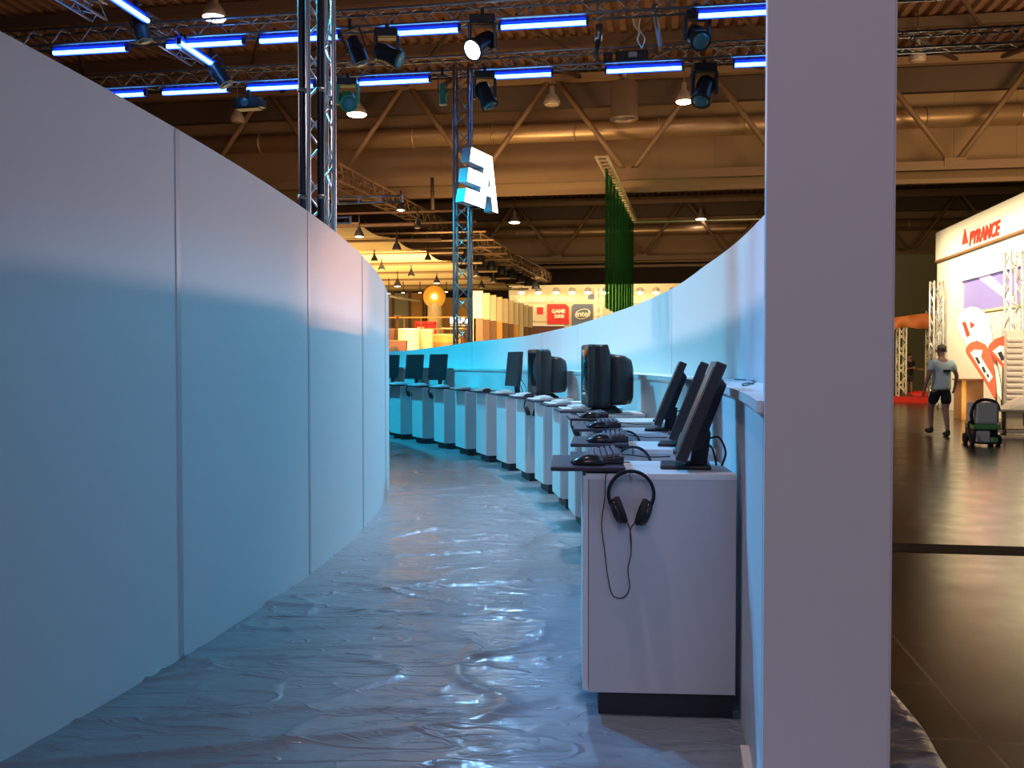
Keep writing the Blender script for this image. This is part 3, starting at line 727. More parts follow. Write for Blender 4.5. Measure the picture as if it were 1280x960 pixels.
moving_head(871, 45, 15.4, 1.15, 'black moving light under the right end of the upper truss', (.1, -.8, -.6))
moving_head(880, 112, 17.7, 1.3, 'black moving light under the right end of the lower truss, beside a hall lamp', (-.3, -.4, -.9))
# projector-like scanner at left
t = thing('scanner_light', 'flat black scanner light hanging under the third tube of the lower truss', 'stage light', P(311, 130, 17.7), R(-12))
MB().box((0, 0, 0), (.50, .26, .22)).build('body', M['fixture'], t, bevel=.03)
MB().lathe([(.085, 0), (.085, .03), (.06, .035), (.01, .04)], 18, frame((1, 0, 0), (0, 0, 1), (0, -1, 0), (-.02, -.13, 0))).build('lens', M['lens'], t)
MB().box((.30, -.05, -.03), (.10, .16, .14)).build('mirror_arm', M['fixture'], t, bevel=.01)
MB().box((0, 0, .18), (.05, .05, .18)).build('clamp', M['fixture'], t)
# chain hoist, drop pole, dimmer pack with cables on the lower truss
t = thing('chain_hoist', 'slim blue lit hoist hanging between the two trusses right of centre', 'hoist', P(745, 70, 16.6))
MB().tube((0, 0, 0), (.06, 0, .42), .045, 10).build('hook_body', M['fixture'], t); MB().tube((.06, 0, .42), (.08, 0, 1.5), .015, 6).build('chain', M['alu'], t)
MB().tube((.04, 0, .28), (.06, 0, .55), .07, 10).build('motor', M['alu'], t)
t = thing('dimmer_pack', 'dark dimmer pack with small red lamp sitting on the lower truss', 'dimmer', P(790, 82, 17.9), -TH)
MB().box((0, 0, .14), (.62, .30, .22)).build('case', M['fixture'], t, bevel=.02)
MB().box((.02, -.16, .16), (.16, .02, .10)).build('front_plate', M['alu'], t)
MB().box((-.46, -.02, .14), (.16, .2, .2)).build('side_box', M['fixture'], t, bevel=.01)
MB().tube((-.46, -.13, .16), (-.46, -.11, .16), .03, 10).build('pilot_lamp', M['red'], t)
mb = MB(); mb.path(smooth([P(*q) for q in ((790, 8, 15.6), (793, 30, 16.2), (799, 40, 16.6), (797, 50, 17.2), (803, 60, 17.7))]), .018, 6)
mb.path(smooth([P(*q) for q in ((801, 20, 15.8), (799, 36, 16.4), (806, 48, 17.0), (802, 60, 17.7))]), .014, 6)
tag(mb.build('hanging_cables', M['cream']), 'two pale cables drooping from the upper truss to the dimmer pack', 'cable')
tag(MB().tube(P(818, 8, 15.7), P(826, 62, 18.0), .05, 10).build('drop_pole', M['aludark']), 'dull metal drop pole leaning between the two trusses beside the cables', 'pole')

# towers
def tower(x, y, z1, label, black=False, rot=0, w=.29):
    t = thing('truss_tower', label, 'truss tower', (x, y, 0), rot)
    truss_parts(t, (0, 0, 0), (0, 0, z1), w, w, M['alu'], M['alu'], rc=.026, rbr=.012, step=.30, up=Vector((0, 1, 0)))
    MB().box((0, 0, .02), (.6, .6, .04)).build('base_plate', M['aludark'], t)
    return t
pA = P(393, 200, 9.0)
tA = tower(pA.x+.03, 9.0, 8.5, 'near silver truss tower with black poles rising behind the left wall', rot=R(28), w=.25)
for px in (377.5, 401): 
    q = P(px, 150, 8.72); t = thing('black_pole', 'black pole strapped to the near truss tower, %s of two' % ('left' if px < 390 else 'right'), 'pole', (q.x, q.y, 0), 0, 'black poles on the near tower')
    MB().tube((0, 0, 0), (0, 0, 8.5), .036, 10).build('pipe', M['pipe'], t)
    for z in range(1, 9): MB().tube((0, 0, z-.02), (0, 0, z+.02), .045, 10).build('strap', M['aludark'], t)
pB = P(578.5, 300, 18.1)
tower(pB.x, pB.y, ZB, 'far blue lit truss tower standing behind the low end of the right wall', rot=-TH)

# glowing letters beside the far tower
ang = R(24); d = Vector((math.sin(ang), math.cos(ang), 0)); nrm = Vector((math.cos(ang), -math.sin(ang), 0))
p0 = P(581.5, 252, 16.45)
t = thing('letter_sign', 'glowing white block letter sign seen almost edge on beside the far tower', 'sign', p0)
Mx = frame(d, ZV, nrm)
E_ = [(0, 0), (.72, 0), (.78, .16), (.40, .22), (.43, .40), (.84, .40), (.90, .60), (.18, .60), (.22, .76), (.96, .76), (1.02, 1.0), (.12, 1.0), (0, .5)]
k_ = 1.02
def sc(poly): return [(x*k_, y*k_) for x, y in poly]
barsE = [[(-.02, .0), (.72, .0), (.72, .25), (.06, .25)], [(.09, .37), (.70, .37), (.70, .62), (.15, .62)], [(.19, .74), (.94, .74), (.94, 1.0), (.26, 1.0)]]
legs = [[(.52, .0), (.78, .0), (1.02, .74), (1.02, 1.0), (.88, 1.0)], [(.92, 1.0), (1.10, 1.0), (1.36, -.0), (1.14, .0)], [(.72, .25), (1.22, .25), (1.17, .42), (.74, .42)]]
for pl_, nm in [(q, 'bar') for q in barsE]+[(q, 'stroke') for q in legs]:
    o = MB().prism(sc(pl_), -.19, -.006, Mx).build(nm, M['signside'], t); MB().prism(sc(pl_), -.006, .0, Mx).build('face', M['signface'], o)
MB().obox(Vector((0, 0, .7))-nrm*.1+d*.3, Vector((0, 0, .7))-nrm*.1+d*.3+Vector((-.1, 1.0, 0)), .05, .05).build('bracket', M['aludark'], t)

# ================================================================== LIT BOOTH AT LEFT BACK
ZC = 5.0
def edge_u(): return u_at(442, hp(0, 0, 0).dot(V)+0)
q0 = P(442, 281, 23.7); ue = q0.dot(U)-q0.z*0
ue = Vector((q0.x, q0.y, 0)).dot(U); v0 = Vector((q0.x, q0.y, 0)).dot(V)
bounds = [v0, v0+2.9, v0+6.0, v0+9.2, v0+12.3, v0+15.3, v0+18.4, v0+21]
for i in range(7):
    a_, b_ = bounds[i]+.06, bounds[i+1]-.06; mb = MB(); n = 8; vs = []; fs = []
    for j in range(n+1):
        s = j/n; v = a_+(b_-a_)*s; sag = -.12*math.sin(pi*s)
        vs += [hp(ue-12, v, ZC+sag), hp(ue+.1+i*.12, v, ZC+sag), hp(ue-12, v, ZC+sag+.03), hp(ue+.1+i*.12, v, ZC+sag+.03)]
    for j in range(n):
        b = j*4; fs += [(b, b+1, b+5, b+4), (b+2, b+6, b+7, b+3), (b+1, b+3, b+7, b+5), (b, b+4, b+6, b+2)]
    mb.add(vs, fs, True)
    tag(mb.build('ceiling_sail', M['fabric'], fix=True), 'glowing cream fabric ceiling strip of the lit booth, %s from the front' % ORD[i], 'fabric panel', 'fabric ceiling strips')
sp_xy = [(449, 296, 1), (496, 312, 0), (535, 325, 0), (468, 326, 0), (477, 337, 0), (514, 345, 0), (546, 354, 1), (595, 345, 0), (617, 353, 0), (602, 360, 0), (501, 263, 1), (522, 285, 0)]
def spot(px, py, Y, s, lit, label, group, arm=.5):
    t = thing('spotlight', label, 'spotlight', P(px, py, Y), 0, group)
    MB().lathe([(.20*s, 0), (.21*s, .02*s), (.16*s, .16*s), (.08*s, .30*s), (.05*s, .40*s)], 14, cap=False).build('shade', M['black'], t)
    MB().lathe([(.18*s, .02*s), (.1*s, -.02*s), (.01, -.03*s)], 12).build('bulb', M['spotwarm'] if lit else M['lampoff'], t)
    MB().tube((0, 0, .38*s), (0, 0, .38*s+arm), .02, 6).build('arm', M['black'], t)
for i, (x, y, lit) in enumerate(sp_xy):
    Y = min(44, (ZC-.45-CZ)*1150/(452-y)) if y > 290 else 25
    spot(x, y, Y, .68*Y/36 if Y > 26 else .62, lit, 'black %s spotlight under the glowing fabric ceiling, %s of the scattered ones' % ('lit' if lit else 'unlit', ORD[i]), 'spotlights under the fabric ceiling', .3)
for i in range(8):                                  # pipes under / beside the sails
    v = bounds[min(i, 7)]
    tag(MB().tube(hp(ue-12, v, ZC-.07), hp(ue+1.6, v, ZC-.07), .04, 8).build('ceiling_pipe', M['girder']), 'horizontal pipe between fabric ceiling strips, %s from the front' % ORD[i], 'pipe', 'pipes of the lit booth')
for i in range(9):                                  # upper grid of pipes
    v = v0+3+i*2.1; z = ZC+.75
    tag(MB().tube(hp(ue-4, v, z), hp(ue+2.3-.1*i, v, z), .035, 8).build('grid_pipe', M['girder']), 'warm lit grid pipe above the booth ceiling, %s from the front' % ORD[i], 'pipe', 'grid pipes above the lit booth')
ta = P(415, 216, 27.5); tb = P(560, 288, 42); truss('brown truss running away above the lit booth at left', ta, tb, None, 'girder', 'girder', w=.5, rc=.045, rbr=.025, step=.5)
ta = P(592, 300, 35.5); tb = P(684, 348, 50.5); truss('dark truss edging the lit booth, hung with a line of black lamps', ta, tb, None, 'girder', 'girder', w=.5, rc=.045, rbr=.025, step=.5)
for i in range(9):
    f_ = i/8; q = ta+(tb-ta)*f_; s = 1.1
    t = thing('spotlight', 'black lamp on the dark edging truss, %s from the near end' % ORD[i], 'spotlight', q-ZV*.75-U*.25, 0, 'black lamps on the edging truss')
    MB().lathe([(.22, 0), (.23, .03), (.19, .2), (.12, .40), (.05, .46)], 14).build('shade', M['black'], t)
    MB().tube((.1, 0, .35), (.2, 0, .6), .03, 6).build('arm', M['black'], t)
for (x0, y0, x1, y1, Y, lab) in ((395, 252, 503, 248, 21, 'blue lit ladder beam sticking out right of the near tower'), (395, 277, 438, 275, 21, 'lower short ladder beam right of the near tower')):
    a_, b_ = P(x0, y0, Y), P(x1, y1, Y-.3); t = thing('ladder_beam', lab, 'beam', (0, 0, 0), 0, 'ladder beams')
    for s in (-1, 1): MB().tube(a_+ZV*.065*s, b_+ZV*.065*s, .022, 8).build('rail', M['alu'], t)
    n = max(2, int((b_-a_).length/.42)); L = b_-a_
    for i in range(n+1): MB().obox(a_+L*(i/n)-ZV*.08, a_+L*(i/n)+ZV*.08, .04, .06).build('rung', M['alu'], t)

# things standing in the booth
def slabpx(name, pts, Y, thick, m, parent=None, bevel=0, p0=None, n=None):
    p0 = p0 if p0 is not None else Vector((0, Y, 0)); n = n if n is not None else Vector((0, 1, 0))
    return MB().slab([hit(x, y, p0, n) for x, y in pts], n*thick).build(name, m, parent, bevel)
def rect(x0, y0, x1, y1): return [(x0, y1), (x1, y1), (x1, y0), (x0, y0)]
YB = 43.0
t = thing('backdrop_wall', 'grey green back wall of the lit booth with dark posts, beside the left wall', 'wall', (0, 0, 0))
def floor_y(Y): return 480-F*math.tan(math.atan2(0-CZ, Y)+PITCH) if False else 452+1.45*F/Y
slabpx('wall_sheet', rect(440, 366, 512, floor_y(48)), 48, .15, M['wallgrey'], t)
slabpx('orange_sheet', rect(512, 366, 532, floor_y(48)), 48, .15, M['orange'], t)
slabpx('orange_sheet', rect(549, 372, 590, floor_y(48)), 48, .15, M['orange'], t)
for x in (491, 512, 529): slabpx('post', rect(x-1.5, 360, x+1.5, floor_y(47.8)), 47.8, .15, M['brown'], t)
t = thing('disc_lamp', 'big round yellow disc with bright lamp on a pale column', 'sign', P(543, 371, 42))
Mx = frame((1, 0, 0), (0, 0, 1), (0, -1, 0))
MB().lathe([(.50, -.06), (.52, 0), (.50, .05), (.02, .06)], 32, Mx).build('disc', M['discyellow'], t)
MB().ball((0, -.14, 0), (.10, .08, .10)).build('bulb', M['spotwarm'], t)
MB().tube((0, .2, -.3), (0, .2, -P(543, 371, 42).z), .34, 20).build('column', M['cream'], t)
t = thing('red_stand', 'red open frame stand with shelves behind a rail', 'stand', P(532, 412, 40))
MB().box((0, 0, .30), (.92, .3, .10)).build('top_board', M['red'], t); z_ = P(532, 412, 40).z
MB().box((0, .2, -.1), (.90, .05, .9)).build('back_panel', M['red'], t)
for x in (-.42, 0, .42): MB().box((x, 0, -z_/2+.15), (.06, .3, z_+.3)).build('post', M['redcloth'], t)
MB().box((-.2, -.1, -.02), (.3, .1, .25)).build('poster', M['cream'], t); MB().box((.22, -.1, -.05), (.3, .1, .2)).build('poster', M['cream'], t)
t = thing('guard_rail', 'thin orange lit rail across the booth beside the red stand', 'rail', (0, 0, 0))
a_, b_ = P(484, 397, 39), P(590, 396, 39)
MB().tube(a_, b_, .035, 6).build('top_rail', M['orange'], t); MB().tube(a_-ZV*.5, b_-ZV*.5, .025, 6).build('mid_rail', M['orange'], t)
for i in range(6): q = a_+(b_-a_)*i/5; MB().tube((q.x, q.y, 0), q, .025, 6).build('post', M['steelrail'], t)
for i, (x, y) in enumerate(((497, 395),)):
    q = P(x, y, 38.5); t = thing('a_frame', 'dark folding step frame left of the red stand', 'frame', (q.x, q.y, 0))
    MB().tube((0, 0, q.z), (-.25, 0, 0), .03, 6).build('leg', M['brown'], t); MB().tube((0, 0, q.z), (.28, 0, 0), .03, 6).build('leg', M['brown'], t); MB().box((0, 0, q.z), (.3, .3, .05)).build('step', M['brown'], t)
for (px, y, w, Y, lab) in ((511, 411, 13.5, 33, 'pale cream drum counter left of the two'), (533, 412, 8.5, 34.5, 'pale cream drum counter right of the two')):
    q = P(px, y, Y); r_ = w*Y/F; t = thing('drum_counter', lab, 'counter', (q.x, q.y, 0), 0, 'cream drum counters')
    MB().lathe([(r_, 0), (r_, q.z-.04)], 28).build('drum', M['cream'], t); MB().lathe([(r_*1.03, q.z-.04), (r_*1.03, q.z), (.02, q.z)], 28).build('top', M['white'], t)
q = P(555, 419, 36); t = thing('curved_counter', 'orange lit low curved counter right of the drum counters', 'counter', (q.x, q.y, 0))
mb = MB(); pts = [(-.55+1.2*i/10, .35*math.sin(pi*i/10)*-1) for i in range(11)]; mb.prism(pts+[(x, y+.12) for x, y in reversed(pts)], 0, q.z); mb.build('front', M['orange'], t)
mb = MB(); mb.prism([(x, y-.05) for x, y in pts]+[(x, y+.25) for x, y in reversed(pts)], q.z, q.z+.04); mb.build('top', M['cream'], t)
q = P(498, 427, 31); t = thing('cabinet', 'dark red brown box cabinet in front of the cream drum', 'cabinet', (q.x, q.y, 0))
MB().box((0, 0, q.z/2), (.56, .4, q.z)).build('body', M['redbrown'], t, bevel=.01); MB().box((0, 0, q.z+.02), (.6, .44, .04)).build('top', M['brown'], t)
q = P(488, 412, 34); t = thing('partition', 'dark brown low partition next to the left wall edge', 'partition', (q.x, q.y, 0))
MB().box((-.6, 0, q.z/2), (1.5, .1, q.z)).build('board', M['redbrown'], t); MB().box((-.6, 0, q.z+.02), (1.5, .14, .04)).build('cap', M['brown'], t)
q = P(491.5, 438, 27); t = thing('ball_lamp', 'pale round ball lamp peeking over the far low wall end', 'lamp', (q.x, q.y, 0))
MB().ball((0, 0, q.z-.03), .17).build('globe', M['cream'], t); MB().tube((0, 0, 0), (0, 0, q.z-.18), .03, 8).build('stem', M['aludark'], t); MB().lathe([(.18, 0), (.16, .03)], 16).build('foot', M['aludark'], t)
t = thing('lit_sign', 'small white glowing lettered sign crossing behind the far tower', 'sign', P(575, 400.5, 38))
MB().box((-.22, 0, 0), (.36, .08, .24)).build('light_box', M['signface'], t); MB().prism([(.0, -.11), (.13, -.11), (.19, .11), (.06, .11)], -.04, .04, Mx).build('stroke', M['signface'], t)
MB().prism([(.2, -.11), (.30, -.11), (.40, .11), (.28, .11)], -.04, .04, Mx).build('stroke', M['signface'], t); MB().box((.04, .05, -.2), (.9, .06, .05)).build('shelf', M['cream'], t)
for x in (-.38, .46): MB().tube((x, .05, -.2), (x, .05, -P(575, 400.5, 38).z), .025, 6).build('leg', M['aludark'], t)
t = thing('display_table', 'pale square table boards beside the far tower foot', 'table', P(566, 410, 37)); z_ = P(566, 410, 37).z
MB().box((0, 0, -.02), (.9, .5, .04)).build('top', M['cream'], t)
for x in (-.4, .4): MB().box((x, 0, -z_/2-.02), (.06, .4, z_-.04)).build('leg', M['brown'], t)
# small bright lamps of the booth
for i, (x, y, Y, s) in enumerate(((497, 358, 36, .75), (504, 366, 40, .45), (525, 366, 40, .4), (558, 365, 40, .45), (486, 367, 38, .4))):
    spot(x, y, Y, s, 1, 'small glowing lamp by the round yellow disc, %s of the five' % ORD[i], 'small lamps by the yellow disc', 1.0)
tag(MB().tube(P(487, 370, 39), P(524, 377, 41), .05, 8).build('lamp_bar', M['aludark']), 'sloping lamp bar left of the round yellow disc', 'bar')

# fin partition
q0 = P(589, 364, 33); q1 = P(654, 383, 42)
for i in range(10):
    f_ = i/9; q = q0+(q1-q0)*f_; t = thing('fin_panel', 'cream upright fin panel of the slatted partition, %s from the left' % ORD[i], 'panel', (q.x, q.y, 0), -TH, 'cream fin panels')
    lo = 1.0 if i in (0, 1, 2, 4, 5, 6) else .2
    MB().box((.22, 0, (q.z+3.0)/2), (.42, .10, q.z-3.0)).build('upper_board', M['cream'], t)
    MB().box((.30, .01, 1.5), (.26, .08, 3.0)).build('lower_board', M['orange'] if i in (6, 3) else (M['cream'] if i == 7 else M['brown']), t)
    MB().box((.05, 0, 1.5), (.08, .10, 3.0)).build('post', M['cream'], t)

# arena wall with lettering
YA = 50.0; o_ = P(640, 452, YA); va = Vector((o_.x, o_.y, 0)).dot(V); pA_ = hp(0, va, 0); nA = V
def hA(x, y, off=0): return hit(x, y, pA_-V*off, nA)
t = thing('arena_wall', 'cream lit wall with raised lettering and two square logo boards', 'booth wall', (0, 0, 0))
w_ = [hA(636, 357), hA(900, 357)]; zt = w_[0].z
MB().slab([Vector((w_[0].x, w_[0].y, 0)), Vector((w_[1].x, w_[1].y, 0)), Vector((w_[1].x, w_[1].y, zt)), Vector((w_[0].x, w_[0].y, zt))], V*.25).build('wall_board', M['cream'], t)
def onA(name, s, cx, cy, size, m, off=.04, **kw):
    p = hA(cx, cy, off); return text_mesh(name, s, size, .03, m, t, frame(U, ZV, -V, p), **kw)
onA('lettering', 'ESL Intel Arena', 677, 374, .56, M['letter'], bold=.012)
onA('lettering', 'ESL Intel Arena', 820, 374.5, .56, M['letter'], bold=.012)
def padA(name, x0, y0, x1, y1, off, m, cut=None, cutl=False):
    pts = [(x0, y1), (x1, y1), (x1, y0), (x0, y0)]
    if cut: pts = [(x0, y1), (x1, y1), (x1, y0+cut), (x1-cut, y0), (x0, y0)] if not cutl else [(x0, y1), (x1, y1), (x1, y0), (x0+cut, y0), (x0, y0+cut)]
    return MB().slab([hA(x, y, off) for x, y in pts], V*.08).build(name, m, t)
rd = padA('red_board', 684, 380, 711, 405, .10, M['red'], 4); bl = padA('blue_board', 714.5, 380, 741, 407, .10, M['greyblue'], 3, True)
onA('small_lettering', 'GAME', 698, 389.3, .27, M['letter'], .13, bold=.01); onA('small_lettering', '2008', 699, 395.6, .27, M['letter'], .13, bold=.01)
onA('logo_lettering', 'intel', 728.5, 392.6, .42, M['letter'], .13, bold=.01)
c = hA(728.5, 392.5, .12); mb = MB(); mb.path([c+U*(.40*math.cos(a_))+ZV*(.25*math.sin(a_)+.06*math.cos(a_)) for a_ in [2*pi*i/28 for i in range(28)]], .022, 6, True); mb.build('logo_ring', M['letter'], t)
padA('small_red_square', 671, 384, 679, 393, .05, M['red']); padA('small_grey_square', 735, 367.5, 742.5, 374, .05, M['greyblue']); padA('shelf_panel', 660, 384, 683, 402, .03, M['cream'])
padA('dark_band', 660, 407, 705, 417, .04, M['redbrown']); padA('white_strip', 660, 406, 706, 407.6, .08, M['white'])
for i, x in enumerate((652, 673, 695, 715, 735, 757, 800, 820, 840)):
    q = hA(x, 363, .55); tt = thing('arm_spotlight', 'glowing arm spotlight over the lettered wall, %s from the left' % ORD[i], 'spotlight', q, 0, 'arm spotlights over the lettered wall')
    MB().lathe([(.05, .16), (.16, .10), (.19, -.10)], 14, frame(U, ZV.cross(U), ZV), cap=False).build('shade', M['shade'], tt)
    MB().ball((0, 0, -.08), (.17, .17, .13)).build('bulb', M['spotwarm'], tt); MB().tube((0, 0, .12), V*.5+ZV*.16, .025, 6).build('arm', M['shade'], tt)
t = thing('truss_post', 'short warm lit truss post right of the blue logo board', 'truss', (0, 0, 0)); qq = hA(748, 400, 1.0); truss_parts(t, (qq.x, qq.y, 0), (qq.x, qq.y, hA(748, 361, 1.0).z), .3, .3, M['letter'], M['letter'], .04, .03, .4, Vector((0, 1, 0)))

# green net hung on a ladder truss
n0, n1 = P(752, 196, 27), P(791, 275, 39)
t = thing('ladder_truss', 'tan ladder truss running away above the green net', 'truss', (0, 0, 0))
for s in (-1, 1): MB().tube(n0+U*.16*s, n1+U*.16*s, .05, 8).build('rail', M['cream'], t)
for i in range(26): q = n0+(n1-n0)*i/25; MB().tube(q-U*.16, q+U*.16, .035, 6).build('rung', M['cream'], t)
mb = MB(); vs = []; fs = []; n = 60
for i in range(n+1):
    f_ = i/n; q = n0+(n1-n0)*(.08+.92*f_)+U*(.06*math.sin(f_*60)); vs += [Vector((q.x, q.y, q.z-.12)), Vector((q.x, q.y, 3.1))]
for i in range(n): fs.append((2*i, 2*i+2, 2*i+3, 2*i+1))
mb.add(vs, fs, True); net = mb.build('green_net', M['net'], fix=False); md = net.modifiers.new('s', 'SOLIDIFY'); md.thickness = .01
tag(net, 'sheer green net hanging in folds below the ladder truss', 'net')
tag(MB().tube(n1-ZV*.1, P(985, 273, 36), .03, 6).build('wire', M['letter']), 'thin bright wire stretching right from the net', 'wire')
tag(MB().tube(P(540, 222, 30), P(541, 262, 30), .06, 6).build('hanging_rod', M['rooflt']), 'dark hanging rod left of the far tower', 'rod')

# ================================================================== RIGHT HAND BOOTH
B0 = P(1168, 452, 29); B0 = Vector((B0.x, B0.y, 0)); nB = U
def hB(x, y, off=0): return hit(x, y, B0+U*off, nB)
def B(s, d, z): return B0-V*s+U*d+ZV*z
zf1 = hB(1168, 292).z; zf0 = hB(1168, 328).z
t = thing('exhibition_booth', 'bright cream exhibition booth with printed fascia at the right edge', 'booth', (0, 0, 0))
def bbox(name, s0, s1, d0, d1, z0, z1, m): return MB().slab([B(s0, d0, z0), B(s1, d0, z0), B(s1, d1, z0), B(s0, d1, z0)], (0, 0, z1-z0)).build(name, m, t)
sx = lambda x: -(hB(x, 452)-B0).dot(V)
s1, s2 = sx(1198), sx(1272)
bbox('fascia', 0, 11, 0, .2, zf0+.03, zf1, M['white']); bbox('fascia_rail', 0, 11, -.03, .2, zf0-.03, zf0+.03, M['brown'])
bbox('side_wall', 0, s1, .05, .2, 0, zf0, M['white'])
za, zb_ = hB(1198, 352).z, hB(1205, 391).z
bbox('upper_wall', s1, 11, .05, .2, za, zf0, M['white']); bbox('lower_wall', s1, 11, .05, .2, 0, zb_, M['white']); bbox('end_wall', s2, 11, .05, .2, zb_, za, M['white'])
bbox('violet_screen', s1, s2, .12, .18, zb_, za, M['purple']); bbox('screen_frame', s1-.05, s2+.05, .02, .12, zb_-.06, zb_, M['cream'])
p = hB(1229, 293, -.02); text_mesh('fascia_lettering', 'PYRANCE', .52, .012, M['logoRed'], t, frame(-V, ZV, -U, p), shear=.25, bold=.014)
MB().slab([hB(x, y, -.03) for x, y in ((1202, 306), (1209, 303), (1205.5, 286))], U*.03).build('red_triangle', M['logoRed'], t)
p = hB(1222, 283, -.02); text_mesh('small_line', '- - - -', .2, .01, M['cream'], t, frame(-V, ZV, -U, p))
mb = MB()
for s, h_ in ((.95, 3.9), (s2+.3, zf0-.5)): truss_parts(t, B(s, -.22, 0), B(s, -.22, h_), .28, .28, M['alu'], M['alu'], .03, .018, .35, Vector((0, 1, 0)))
MB().slab([hB(x, y, .11) for x, y in ((1222, 347), (1236, 343), (1268, 372), (1266, 381))], U*.01).build('pale_streak', M['streak'], t)  # glowing slab standing in for the lit streak across the screen
# back olive wall + orange banner gate
olv = thing('olive_backdrop', 'dark olive wall behind two standing people', 'backdrop', (0, 0, 0))
MB().slab([P(1040, 520, 46), P(1400, 520, 46), P(1400, 318, 46), P(1040, 318, 46)], (0, .2, 0)).build('sheet', M['olive'], olv)
t = thing('banner_gate', 'truss gate with drooping orange banner beside the white pillar', 'gate', (0, 0, 0)); YG = 33
gz = P(1128, 396, YG); gz2 = P(1164, 388, YG)
for q in (P(1127, 400, YG), P(1164, 392, YG)): truss_parts(t, (q.x, q.y, 0), (q.x, q.y, q.z+.1), .25, .25, M['letter'], M['letter'], .03, .02, .3, Vector((0, 1, 0)))
mb = MB(); vs = []; fs = []
for i in range(17):
    x = 1110+56*i/16; wv = .08*math.sin(i*.9)
    vs += [P(x, 396-.14*(x-1124), YG-.2)+Vector((0, wv, 0)), P(x, 413-.16*(x-1124)-3*math.sin(i*.35), YG-.2)+Vector((0, -wv, 0))]
for i in range(16): fs.append((2*i, 2*i+2, 2*i+3, 2*i+1))
mb.add(vs, fs, True); o = mb.build('banner', M['orangecloth'], t, fix=False); o.modifiers.new('s', 'SOLIDIFY').thickness = .02
t = thing('red_barrier', 'low red cloth barrier at the feet of the far people', 'barrier', (0, 0, 0))
MB().slab([P(1095, 503, 33.5), P(1182, 505, 31.5), P(1182, 497, 31.5), P(1095, 495, 33.5)], (0, .25, 0)).build('cloth', M['redcloth'], t)
MB().ball(P(1150, 494, 33), (.5, .3, .16)).build('bundle', M['redcloth'], t); MB().ball(P(1133, 496, 33), (.3, .3, .12)).build('bundle', M['redbrown'], t)

# feather flags
def flag(pts, Y, m, label, band=None, marks=None, base=None, bm='flagwhite'):
    t = thing('feather_flag', label, 'flag', (0, 0, 0), 0, 'feather flags')
    P2 = [Vector((x, y, 0)) for x, y in pts]; sm = smooth(P2+[P2[0]], 4)[:-1]
    slabpx('cloth', [(p.x, p.y) for p in sm], Y, .025, M[m], t)
    if band: slabpx('band', band, Y-.015, .02, M[bm], t)
    for mk in (marks or []): slabpx('print', mk, Y-.03, .02, M['darkcloth' if m != 'flagwhite' else 'logoRed'], t)
    mb = MB(); mb.path([P(x, y, Y+.03) for x, y in base], .018, 6); mb.build('pole', M['black'], t)
    q = P(*base[-1], Y+.03); MB().lathe([(.25, 0), (.25, .05), (.05, .08)], 16, Matrix.Translation((q.x, q.y, 0))).build('foot', M['black'], t)
fb = lambda Y: 452+1667/Y
flag([(1252, 500), (1222, 452), (1200, 418), (1196, 402), (1203, 389), (1216, 383.5), (1230, 390), (1238, 408), (1243, 440), (1250, 475)], 21.5, 'flagwhite', 'white feather flag with small red print, leaning left, tallest of three',
     None, [[(1203, 403), (1207, 402), (1213, 419), (1209, 421)], [(1213, 402), (1219, 406), (1214, 411)]], [(1203, 389), (1216, 383.5), (1230, 390), (1238, 408), (1243, 440), (1250, 475), (1254, fb(21.5))])
flag([(1244, 499), (1232, 478), (1214, 450), (1208, 439), (1212, 430), (1221, 426.5), (1231, 431), (1239, 445), (1243, 465), (1245, 485)], 20.5, 'flagred', 'orange red feather flag with white stripe, in front of the white one',
     [(1236, 478), (1213, 441), (1219, 437), (1228, 438), (1226, 446), (1241, 471)], [[(1219, 447), (1222, 446), (1226, 454), (1223, 455)], [(1227, 459), (1230, 458), (1233, 465), (1230, 466)], [(1233, 468), (1235, 467), (1237, 471), (1235, 472)]],
     [(1212, 430), (1221, 426.5), (1231, 431), (1239, 445), (1243, 465), (1245, 485), (1246, fb(20.5))])
flag([(1272, 490), (1256, 462), (1240, 444), (1236, 434), (1243, 425), (1254, 421), (1264, 427), (1270, 450)], 21.3, 'flagred', 'red feather flag half hidden behind the grey louvred stack',
     [(1256, 456), (1241, 439), (1250, 432), (1262, 434), (1262, 450)], [[(1247, 441), (1252, 439), (1256, 449), (1252, 451)]], [(1243, 425), (1254, 421), (1264, 427), (1270, 450), (1273, 490), (1274, fb(22.0))])
# louvred stack
q = P(1270, 452, 21.0); t = thing('louvred_stack', 'tall grey louvred stack of panels at the right edge', 'rack', (q.x, q.y, 0)); zt = P(1266, 413, 21).z
MB().box((0, .12, zt/2), (.36, .12, zt)).build('body', M['louver'], t)
for i in range(15): MB().box((0, .03, .12+i*(zt-.2)/15), (.38, .08, .05), Matrix.Rotation(R(25), 3, 'X')).build('slat', M['louver'], t)
# wooden crate behind, chair-like pieces
q = P(1226, 476, 22.6); t = thing('wooden_counter', 'brown wooden counter box below the flags', 'counter', (q.x, q.y+.6, 0)); zt = q.z
MB().box((0, 0, zt/2), (.56, .4, zt)).build('body', M['wood'], t, bevel=.01); MB().box((0, 0, zt+.02), (.62, .46, .04)).build('top', M['wood'], t); MB().box((-.22, -.21, zt/2), (.1, .02, zt)).build('side_panel', M['orange'], t)

